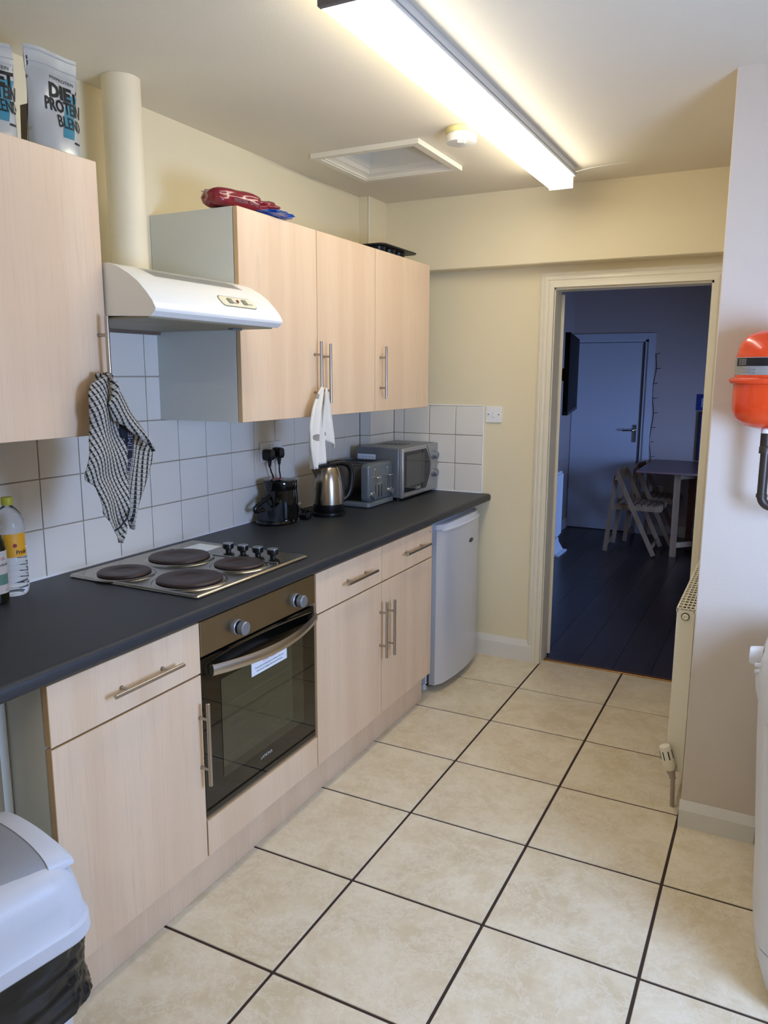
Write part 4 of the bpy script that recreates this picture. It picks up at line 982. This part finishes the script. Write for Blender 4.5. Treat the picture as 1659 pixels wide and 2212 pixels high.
# ================================================================== CEILING FITTINGS
lf = thing('fluorescent_light', 'long fluorescent batten light with glowing diffuser on ceiling', 'ceiling light', (1.02, 2.25, H))
bm = bmesh.new(); b_box(bm, (.978, 1.076), (1.283, 3.225), (2.402, 2.4395), bevel=.002); mk('batten_body', bm, lamp_body, lf)
bm = bmesh.new(); b_loft(bm, [[(x_+1.012, y_, z_) for x_, z_ in ((-.050, 2.402), (-.0505, 2.362), (-.046, 2.357), (.046, 2.357), (.0505, 2.362), (.050, 2.402))] for y_ in (1.292, 3.215)]); bmesh.ops.recalc_face_normals(bm, faces=bm.faces)
mk('diffuser', bm, lamp_emit, lf)
for y_ in ((1.276, 1.292),): box('end_cap', lamp_cap, (.965, 1.072), y_, (2.354, 2.4395), lf, bevel=.002)
box('end_cap', mat('clear_end', srgb(235, 240, 225), .3, emit=1.2), (.960, 1.064), (3.215, 3.226), (2.355, 2.402), lf)
bm = bmesh.new(); b_tube(bm, [(1.0765, 1.283, 2.414), (1.0765, 3.225, 2.414)], .002, 6); mk('body_ridge', bm, mat('ridge_grey', srgb(150, 150, 148), .4), lf)

l2 = thing('fluorescent_light', 'unseen batten light added behind the camera as foreground fill', 'ceiling light', (1.5, -1.0, H))  # unseen lamp, added to brighten the floor, base units and camera-facing sides
box('batten_body', lamp_body, (.85, 2.15), (-1.045, -.955), (2.402, 2.4395), l2, bevel=.002)
box('diffuser', fill_lamp_emit, (.86, 2.14), (-1.045, -.955), (2.357, 2.402), l2, bevel=.003)

ha = thing('loft_hatch', 'white framed loft hatch recessed into the ceiling', 'hatch', (.39, 2.75, H))
bm = bmesh.new()
ox, oy = (.148, .637), (2.527, 2.983); oc = (.3925, 2.755)
def hr(w_, d_, z): return [(oc[0]-w_/2, oc[1]-d_/2, z), (oc[0]+w_/2, oc[1]-d_/2, z), (oc[0]+w_/2, oc[1]+d_/2, z), (oc[0]-w_/2, oc[1]+d_/2, z)]
rings = [hr(.489, .456, H-.0005), hr(.489, .456, H-.020), hr(.430, .397, H-.020), hr(.425, .392, H-.016), hr(.410, .377, H-.016), hr(.405, .372, H-.010), hr(.385, .355, H-.004), hr(.365, .34, H), hr(.362, .337, H+.02), hr(.35, .325, H+.02), hr(.35, .325, H+.1005)]
b_loft(bm, rings, cap0=False, cap1=False); bmesh.ops.recalc_face_normals(bm, faces=bm.faces)
o = mk('hatch_frame', bm, hatch_m, ha); o.data.flip_normals()
box('hatch_panel', hatch_m, (.19, .595), (2.565, 2.945), (H+.1005, H+.115), ha)
tube('panel_edge_line', black_matt, [(.22, 2.60, H+.0995), (.56, 2.60, H+.0995)], .001, ha, 5)

sa = thing('smoke_alarm', 'round white smoke alarm with yellowed base beside strip light', 'smoke alarm', (.838, 2.52, H))
C_ = (.825, 2.50, 0)
lathe('alarm_base', alarm_base, [(.0, H-.001), (.058, H-.001), (.058, H-.018), (.052, H-.020)], C_, sa, n=40)
lathe('alarm_body', alarm_m, [(.052, H-.019), (.050, H-.024), (.057, H-.026), (.057, H-.046), (.054, H-.051), (.030, H-.055), (0, H-.057)], C_, sa, n=40)
bm = bmesh.new()
for k in range(5): b_box(bm, (C_[0]+.005+k*.005, C_[0]+.0075+k*.005), (C_[1]-.05+k*.002, C_[1]-.028), (H-.0615, H-.050))
mk('sounder_grille', bm, alarm_m, sa)
lathe('test_button', alarm_m, [(.014, H-.053), (.013, H-.060), (0, H-.062)], (C_[0]+.014, C_[1]-.028, 0), sa, n=20)
cw = tube('cobweb_strand', cobweb_m, smooth_path([(1.075, 3.19, 2.412), (1.14, 3.20, 2.424), (1.22, 3.22, 2.433), (1.30, 3.24, 2.4385)], 5), .0011, None, 5); tag(cw, 'thin pale cobweb strand trailing from the light to ceiling', 'cobweb')
cr = bmesh.new()
for pts in ([(.93, 2.80), (.96, 2.84), (1.0, 2.83), (1.02, 2.86)], [(.95, 2.86), (.965, 2.90), (.995, 2.91), (1.0, 2.875), (.97, 2.86)], [(1.0, 2.92), (1.04, 2.95)]):
    b_tube(cr, smooth_path([(a, b, H-.0008) for a, b in pts], 4), .0012, 5)
cr = mk('flaking_paint', cr, cobweb_m, bpy.data.objects['ceiling'])

# ================================================================== BACK WALL + RIGHT SIDE
sw = thing('light_switch', 'white single light switch on the cream wall by tiles', 'light switch', (.6, YB, 1.337))
box('faceplate', white_plastic, (.556, .644), (YB-.009, YB-.0002), (1.295, 1.381), sw, bevel=.002)
box('rocker', white_plastic, (.594, .607), (YB-.013, YB-.009), (1.325, 1.351), sw, bevel=.001)
for xx in (.571, .629): lathe('screw', black_matt, [(.0032, 0), (.0032, .0012)], (xx, YB-.0100, 1.338), sw, 'y', 10)

# expansion vessel
ev = thing('expansion_vessel', 'orange-red round expansion tank with silver label on right wall', 'expansion tank', (1.932, 2.205, 1.39))
EC = (1.932, 2.207, 0)
lathe('lower_shell', orange, [(.018, 1.390), (.035, 1.392), (.070, 1.402), (.092, 1.420), (.101, 1.445), (.1025, 1.475), (.1025, 1.528)], EC, ev, n=56)
lathe('clamp_rim', orange, [(.1025, 1.520), (.112, 1.523), (.116, 1.529), (.115, 1.535), (.106, 1.540), (.101, 1.541)], EC, ev, n=56)
lathe('upper_shell', orange, [(.101, 1.540), (.0995, 1.60), (.097, 1.615), (.090, 1.640), (.074, 1.660), (.050, 1.671), (.020, 1.676), (0, 1.677)], EC, ev, n=56)
lb = wrap('rating_label', mat('label_silver', srgb(168, 170, 170), .3, .5), EC, .1018, -250, 40, 1.547, 1.597, ev)
wrap('label_black_band', ink, EC, .1021, -158, -62, 1.572, 1.595, lb)
for i in range(4): text('label_print', 'MAX 3 BAR 90C', .0045, silver_ink, lb, (0, 0, 0), (1, 0, 0), (0, 1, 0), fn=on_cyl(EC, .1024, -150, 1.589-.0045*i))
for i in range(4): text('label_print', '8 LITRE  1.5 bar  EN 13831', .0042, grey_ink, lb, (0, 0, 0), (1, 0, 0), (0, 1, 0), fn=on_cyl(EC, .1022, -150+9*(i % 2), 1.565-.0045*i))
bm = bmesh.new(); b_box(bm, (1.90, 1.965), (2.30, YST), (1.40, 1.62)); mk('wall_bracket', bm, dark_pipe, ev)
pp = thing('water_pipe', 'dark brown pipe bending right below the orange tank', 'pipe', (1.932, 2.207, 1.15))
bm = bmesh.new(); pth = [(1.932, 2.207, 1.378), (1.932, 2.207, 1.19)]
for k in range(1, 9):
    a = math.radians(90*k/8); pth.append((1.932+.030*(1-math.cos(a)), 2.207, 1.19-.030*math.sin(a)))
pth += [(2.2, 2.207, 1.16), (2.60, 2.207, 1.16), (XR-.001, 2.207, 1.16)]
b_tube(bm, pth, .0135, 18); mk('pipe_run', bm, dark_pipe, pp, True)
lathe('white_nut', white_plastic, [(.017, 1.378), (.017, 1.390)], EC, pp, n=16)
lathe('pipe_collar', dark_pipe, [(.0165, 1.340), (.017, 1.342), (.017, 1.377)], EC, pp, n=20)
lathe('pipe_collar', dark_pipe, [(.0185, 1.318), (.0185, 1.336), (.0165, 1.340)], EC, pp, n=20)
lathe('pipe_collar', dark_pipe, [(.0160, 1.186), (.0160, 1.196)], EC, pp, n=20)

# kitchen radiator
rd = thing('radiator', 'cream panel radiator with slotted top grille beside the doorway', 'radiator', (1.725, 2.87, .1))
rx0, rx1, ry0, ry1, rz0, rz1 = 1.694, 1.755, 2.45, 3.35, .13, .742
box('front_panel', rad_white, (rx0, rx0+.012), (ry0+.004, ry1), (rz0, rz1-.012), rd, bevel=.003)
box('back_panel', rad_white, (rx1-.010, rx1), (ry0+.004, ry1), (rz0, rz1-.012), rd, bevel=.003)
box('side_cover', rad_white, (rx0+.001, rx1-.001), (ry0, ry0+.004), (rz0, rz1-.006), rd, bevel=.001)
box('inner_fins', rad_dark, (rx0+.012, rx1-.010), (ry0+.01, ry1), (rz0, rz1-.03), rd)
bm = bmesh.new(); nx_, st_ = 4, .036
b_box(bm, (rx0-.001, rx0+.005), (ry0, ry1), (rz1-.014, rz1)); b_box(bm, (rx1-.005, rx1+.001), (ry0, ry1), (rz1-.014, rz1))
for k in range(1, nx_): 
    xx = rx0+.004+(rx1-rx0-.008)*k/nx_; b_box(bm, (xx-.0013, xx+.0013), (ry0, ry1), (rz1-.004, rz1-.0005))
yy = ry0
while yy < ry1: b_box(bm, (rx0, rx1), (yy, yy+.009), (rz1-.004, rz1-.0003)); yy += st_
mk('top_grille', bm, rad_white, rd)
lathe('blanking_plug', rad_dark, [(.014, 0), (.014, .002)], (1.724, ry0-.002, .713), rd, 'y', 20)
bm = bmesh.new(); b_lathe(bm, [(.011, 0), (.011, -.006), (.007, -.008), (.004, -.005), (0, -.005)], (1.724, ry0-.001, .713), 'y', 20); bmesh.ops.recalc_face_normals(bm, faces=bm.faces); mk('bleed_valve', bm, rad_white, rd, True)
tv = thing('thermostatic_valve', 'white thermostatic valve at the foot of the cream radiator', 'valve', (1.708, 2.425, .09))
dv = (Vector((1.688, 2.425, .232))-Vector((1.724, 2.43, .11))).normalized(); oV = dv.orthogonal().normalized(); fr3 = (oV, dv.cross(oV), dv)
bm = bmesh.new(); b_lathe(bm, [(.015, .035), (.020, .045), (.021, .06), (.021, .118), (.018, .126), (0, .128)], (1.724, 2.43, .11), fr3, 24); bmesh.ops.recalc_face_normals(bm, faces=bm.faces); vh = mk('valve_head', bm, rad_white, tv, True)
bm = bmesh.new()
for k in range(7):
    a = 2*math.pi*k/7; c = Vector((1.724, 2.43, .11))+dv*.095+(fr3[0]*math.cos(a)+fr3[1]*math.sin(a))*.0205
    b_tube(bm, [c-dv*.016, c+dv*.016], .0022, 6)
mk('grip_slots', bm, black_matt, vh)
bm = bmesh.new(); b_lathe(bm, [(.011, 0), (.011, .02), (.015, .022), (.015, .038)], (1.724, 2.43, .11), fr3, 16); b_tube(bm, [(1.724, 2.43, .11), (1.726, 2.43, .06), (1.728, 2.432, .001)], .008, 10); b_tube(bm, [(1.724, 2.425, .15), (1.724, 2.46, .15)], .008, 10); bmesh.ops.recalc_face_normals(bm, faces=bm.faces)
mk('valve_body', bm, mat('valve_grey', srgb(168, 160, 146), .45, .3), tv, True)

# washing machine on the right
wm = thing('washing_machine', 'white washing machine cut off by the right frame edge', 'washing machine', (2.3, 1.86, 0))
def xp(z):
    T = [(.03, 2.035), (.08, 2.012), (.13, 2.004), (.25, 2.000), (.5, 1.984), (.66, 1.974), (.735, 1.974)]
    for (za, xa), (zb2, xb) in zip(T, T[1:]):
        if za <= z <= zb2: return xa+(xb-xa)*(z-za)/(zb2-za)
    return T[-1][1]
def wring(z, e=0, top=None):
    x0_ = top if top is not None else xp(z); out = []; n = 18; y0, y1 = 1.56, 2.155
    for k in range(n+1):
        u = k/n; s = 2*u-1; out.append((x0_+e+.030*abs(s)**2.2+(.02*max(0, abs(s)-.9)/.1), y0+(y1-y0)*u, z))
    out += [(2.62, y1, z), (2.62, y0, z)]; return out
bm = bmesh.new(); b_loft(bm, [wring(z) for z in (.03, .06, .10, .145)]); bmesh.ops.recalc_face_normals(bm, faces=bm.faces); mk('kick_panel', bm, washer_m, wm, True, angle=30)
bm = bmesh.new(); b_loft(bm, [wring(z) for z in (.149, .2, .3, .4, .5, .6, .68, .733)]); bmesh.ops.recalc_face_normals(bm, faces=bm.faces); mk('cabinet', bm, washer_m, wm, True, angle=30)
bm = bmesh.new(); b_loft(bm, [wring(.737, 0, 1.968), wring(.76, 0, 1.962), wring(.84, 0, 1.982), wring(.85, 0, 1.99)]); bmesh.ops.recalc_face_normals(bm, faces=bm.faces); mk('control_panel', bm, washer_m, wm, True, angle=30)
lathe('programme_knob', washer_m, [(0, 1.942), (.022, 1.943), (.024, 1.947), (.027, 1.966), (.028, 1.975)], (0, 1.885, .800), wm, 'x', 28)
for i, zz in enumerate((.785, .81)): lathe('push_button', washer_m, [(0, 1.958), (.006, 1.959), (.006, 1.972)], (0, 1.80-.02*i, zz), wm, 'x', 12)
for yy in (1.62, 2.1):
    for xx in (2.08, 2.56): lathe('foot', black_plastic, [(.02, .0), (.02, .012), (.012, .015), (.012, .04)], (xx, yy, .0005), wm, n=12)

# ================================================================== BIN
bn = thing('swing_top_bin', 'white plastic swing-top bin with black liner in front of base cabinets', 'bin', (.72, .42, 0))
BX, BY, BA = .715, .400, math.radians(-9.5)
def bp_(x_, y_, z): return (BX+x_*math.cos(BA)-y_*math.sin(BA), BY+x_*math.sin(BA)+y_*math.cos(BA), z)
def bring(w_, d_, r, z, n=6): return [bp_(a, b, z) for a, b in rrect(w_, d_, r, n)]
bm = bmesh.new(); b_loft(bm, [bring(.235, .27, .05, .001), bring(.245, .28, .05, .012), bring(.305, .345, .055, .50)]); mk('bin_body', bm, bin_m, bn, True)
# liner folded over the rim, crinkled, hanging with an uneven hem
bm = bmesh.new(); NU = 260; NV = 34; pts0 = rrect(1, 1, .16, 12)
def liner(u, v):
    k = u*len(pts0); i = int(k) % len(pts0); f = k-int(k); a = pts0[i]; b = pts0[(i+1) % len(pts0)]
    px_, py_ = a[0]+(b[0]-a[0])*f, a[1]+(b[1]-a[1])*f
    ang = math.atan2(py_, px_)
    drop = .150+.030*math.sin(ang*2+.9)+.018*math.sin(ang*5+1)+.010*noise.noise(Vector((ang*3, 0, 2)))
    z = .545-drop*v
    sc_ = 1+.012*v+.05*noise.noise(Vector((px_*7, py_*7, v*2.2)))*(.3+v*.7)+.035*noise.noise(Vector((px_*16, py_*16, v*6)))*v-.045*abs(noise.noise(Vector((px_*11, py_*11+v*2.5, v*5+4))))-.022*abs(noise.noise(Vector((px_*26, py_*26-v*3, v*9))))+.02
    return bp_(px_*.322*sc_, py_*.362*sc_, z)
V = [[bm.verts.new(liner(i/NU, j/NV)) for i in range(NU)] for j in range(NV+1)]
for j in range(NV):
    for i in range(NU): bm.faces.new((V[j][i], V[j][(i+1) % NU], V[j+1][(i+1) % NU], V[j+1][i]))
bmesh.ops.recalc_face_normals(bm, faces=bm.faces)
mk('bin_liner', bm, bin_bag_m, bn, True, angle=180)
# lid: deep skirted lid, flattish top, swing flap between two shoulders
bm = bmesh.new(); b_loft(bm, [bring(.345, .385, .06, .523, 8), bring(.350, .390, .062, .527, 8), bring(.348, .388, .062, .552, 8), bring(.338, .378, .06, .558, 8), bring(.326, .366, .06, .600, 8), bring(.312, .352, .06, .632, 8), bring(.292, .332, .06, .652, 8), bring(.262, .302, .07, .664, 8), bring(.20, .25, .07, .670, 8)], cap0=True)
bmesh.ops.recalc_face_normals(bm, faces=bm.faces); mk('bin_lid', bm, bin_m, bn, True, angle=32)
bm = bmesh.new()
def flap(u, v):
    q = u*2-1
    return bp_(q*.1265, (v*2-1)*.122, .650+.042*(max(0, 1-q*q))**.40*(.72+.28*max(0, v*2-1)**2))
b_grid(bm, flap, 28, 20); bmesh.ops.solidify(bm, geom=bm.faces[:], thickness=.004); bmesh.ops.recalc_face_normals(bm, faces=bm.faces)
mk('swing_flap', bm, bin_m, bn, True, angle=60)
bm = bmesh.new(); R = []
for k, (o_, sc_) in enumerate(((0, 1.0), (.010, .995), (.022, .96), (.034, .88), (.042, .76), (.048, .55))):
    R.append([bp_(math.cos(math.pi*i/24)*.128, .124+o_, .650+.043*sc_*math.sin(math.pi*i/24)**.8) for i in range(25)])
b_loft(bm, R, cap0=True, cap1=True); bmesh.ops.recalc_face_normals(bm, faces=bm.faces); mk('end_shoulder', bm, bin_m, bn, True, angle=35)

# ================================================================== DINING ROOM THINGS
def leg_bar(bm, a, b, w_=.036, t_=.02, side=(0, 1, 0)):
    a, b = Vector(a), Vector(b); d = (b-a).normalized(); s = Vector(side); s = (s-d*s.dot(d)).normalized(); q = d.cross(s)
    R = [[p+s*t_/2*i+q*w_/2*j for i, j in ((-1, -1), (1, -1), (1, 1), (-1, 1))] for p in (a, b)]
    b_loft(bm, R)
def folding_chair(label, ox, oy):
    t = thing('folding_chair', label, 'chair', (ox+.86, oy+6.67, 0), 'folding chairs at the dining table')
    T = lambda x_, y_, z_: Vector((x_+ox, y_+oy, z_))
    yn, yf = 6.455, 6.885
    for y_ in (yn, yf):
        bm = bmesh.new(); leg_bar(bm, T(1.075, y_, .018), T(.735, y_, .715)); b_ = 0; bmesh.ops.recalc_face_normals(bm, faces=bm.faces); mk('front_leg', bm, beech, t)
    for y_ in (yn+.028, yf-.028):
        bm = bmesh.new(); leg_bar(bm, T(.660, y_, .018), T(.728, y_, .70)); bmesh.ops.recalc_face_normals(bm, faces=bm.faces); mk('rear_leg', bm, beech, t)
    bm = bmesh.new(); leg_bar(bm, T(1.045, yn, .075), T(1.045, yf, .075), .03, .018, (1, 0, 0)); mk('front_stretcher', bm, beech, t)
    bm = bmesh.new(); leg_bar(bm, T(.667, yn+.028, .085), T(.667, yf-.028, .085), .03, .018, (1, 0, 0)); mk('rear_stretcher', bm, beech, t)
    for y_ in (yn+.05, yf-.05):
        bm = bmesh.new(); leg_bar(bm, T(.69, y_, .415), T(1.10, y_, .415), .045, .018); mk('seat_rail', bm, beech, t)
    for i in range(7):
        x_ = .765+.052*i; bm = bmesh.new(); b_box(bm, (x_+ox-.021, x_+ox+.021), (yn+.035+oy, yf-.035+oy), (.438, .448), bevel=.002); mk('seat_slat', bm, beech, t)
    bm = bmesh.new(); b_box(bm, (1.10+ox-.008, 1.10+ox+.010), (yn+.04+oy, yf-.04+oy), (.395, .445)); mk('seat_front_rail', bm, beech, t)
    bm = bmesh.new(); R = []
    for k in range(11):
        u = k/10; y_ = yn-.01+(yf-yn+.02)*u; bx = -.035*math.sin(math.pi*u)
        R.append([T(.722+bx, y_, .655), T(.738+bx, y_, .655), T(.752+bx, y_, .735), T(.736+bx, y_, .735)])
    b_loft(bm, R); bmesh.ops.recalc_face_normals(bm, faces=bm.faces); mk('backrest', bm, beech, t, True, angle=40)
    return t
folding_chair('slatted wooden folding chair nearest the doorway at the dining table', 0, 0)
folding_chair('slatted wooden folding chair behind the nearer one at the table', .08, .50)
tb = thing('dining_table', 'brown gate-leg dining table with thin top in the dark room', 'table', (1.35, 6.95, 0))
box('table_top', table_wood, (.895, 1.95), (6.43, 7.44), (.732, .75), tb, bevel=.003)
for x_, y_, m_ in ((1.215, 6.60, beech), (1.30, 6.95, reddish), (1.50, 6.62, reddish), (1.56, 6.95, reddish)):
    bm = bmesh.new(); b_box(bm, (x_-.025, x_+.025), (y_-.018, y_+.018), (0, .732)); mk('leg', bm, m_, tb)
bm = bmesh.new(); leg_bar(bm, (1.215, 6.60, .10), (1.56, 6.95, .10), .045, .02, (.7, -.7, 0)); mk('stretcher', bm, beech, tb)
bm = bmesh.new(); leg_bar(bm, (1.215, 6.60, .70), (1.56, 6.95, .70), .05, .02, (.7, -.7, 0)); mk('top_rail', bm, beech, tb)
bm = bmesh.new(); b_box(bm, (1.56, 1.60), (6.50, 7.40), (.03, .73)); mk('centre_panel', bm, reddish, tb)
dr_ = thing('radiator', 'white ribbed radiator on the left wall of dark dining room', 'radiator', (.26, 5.9, .14))
box('rad_core', dining_rad, (.245, .285), (5.50, 6.36), (.14, .72), dr_, bevel=.004)
for i in range(24): 
    y_ = 5.52+i*.036; bm = bmesh.new(); b_box(bm, (.284, .298), (y_-.010, y_+.010), (.16, .70), bevel=.003); mk('flute', bm, dining_rad, dr_)
box('wall_mount', dining_rad, (.2155, .245), (6.0, 6.1), (.3, .5), dr_)
pc = thing('skirting_block', 'pale flared pipe cover on floor under ribbed radiator', 'pipe cover', (.28, 6.25, 0))
bm = bmesh.new(); b_loft(bm, [[(x_, y_, z) for x_, y_ in ((.2155, 6.1), (.345-i, 6.1), (.345-i, 6.40-i), (.2155, 6.40-i))] for z, i in ((.0005, 0), (.012, .0), (.02, .03), (.09, .06), (.13, .065))]); bmesh.ops.recalc_face_normals(bm, faces=bm.faces); mk('cover_shell', bm, dining_rad, pc)
tl_ = thing('television', 'black flat television on a wall arm in dark dining room', 'television', (.3, 6.2, 1.26))
bm = bmesh.new(); R = [[(x_, y_, z_) for (x_, y_) in ((.350, 6.50), (.315, 6.505), (.53, 5.30), (.565, 5.31))] for z_ in (1.262, 1.85)]
b_loft(bm, R); bmesh.ops.recalc_face_normals(bm, faces=bm.faces); mk('screen_panel', bm, tv_m, tl_)
bm = bmesh.new(); b_loft(bm, [[(x_, y_, z_) for (x_, y_) in ((.352, 6.503), (.315, 6.508), (.53, 5.295), (.570, 5.30))] for z_ in (1.256, 1.280)]); bmesh.ops.recalc_face_normals(bm, faces=bm.faces); mk('lower_bezel', bm, mat('bezel', srgb(30, 32, 38), .4), tl_)
box('wall_arm', black_matt, (.216, .42), (5.95, 6.02), (1.5, 1.6), tl_)
ft = thing('poster', 'blue rectangular poster on far dining room wall by door frame', 'poster', (1.36, DY-.003, 1.3))
box('poster_sheet', blue_print, (1.235, 1.45), (DY-.006, DY-.002), (1.225, 1.375), ft)
text('poster_lettering', 'P', .12, mat('poster_pale', srgb(150, 180, 210), .5), ft, (1.27, DY-.0065, 1.255), (1, 0, 0), (0, 0, 1))
fb = thing('picture_frame', 'tall dark narrow frame leaning above the dining table', 'picture frame', (1.32, DY-.02, .752))
box('frame_board', mat('frame_dark', srgb(30, 34, 44), .4), (1.262, 1.5), (DY-.03, DY-.01), (.753, 1.215), fb); box('picture', blue_print, (1.285, 1.48), (DY-.032, DY-.0302), (.78, 1.19), fb)
sk_ = thing('wall_socket', 'white wall socket with black plug beneath dining table', 'socket', (.93, DY, .45))
box('faceplate', white_plastic, (.86, .99), (DY-.01, DY-.0005), (.40, .485), sk_, bevel=.002); box('plug', black_plastic, (.90, .945), (DY-.055, DY-.01), (.425, .48), sk_, bevel=.006, seg=2)
gl = thing('string_lights', 'unlit wire of fairy lights hung beside far door frame', 'fairy lights', (.85, DY-.005, 1.2))
pth = smooth_path([(.846+.012*math.sin(k*1.9), DY-.006, 1.75-.14*k) for k in range(9)], 4); bm = bmesh.new(); b_tube(bm, pth, .0025, 5); mk('wire', bm, rubber, gl)
for k in range(9):
    bm = bmesh.new(); p = Vector((.846+.012*math.sin(k*1.9), DY-.006, 1.75-.14*k)); b_tube(bm, [p, p+Vector((.04, -.002, .004))], .0022, 5); mk('bulb', bm, rubber, gl)
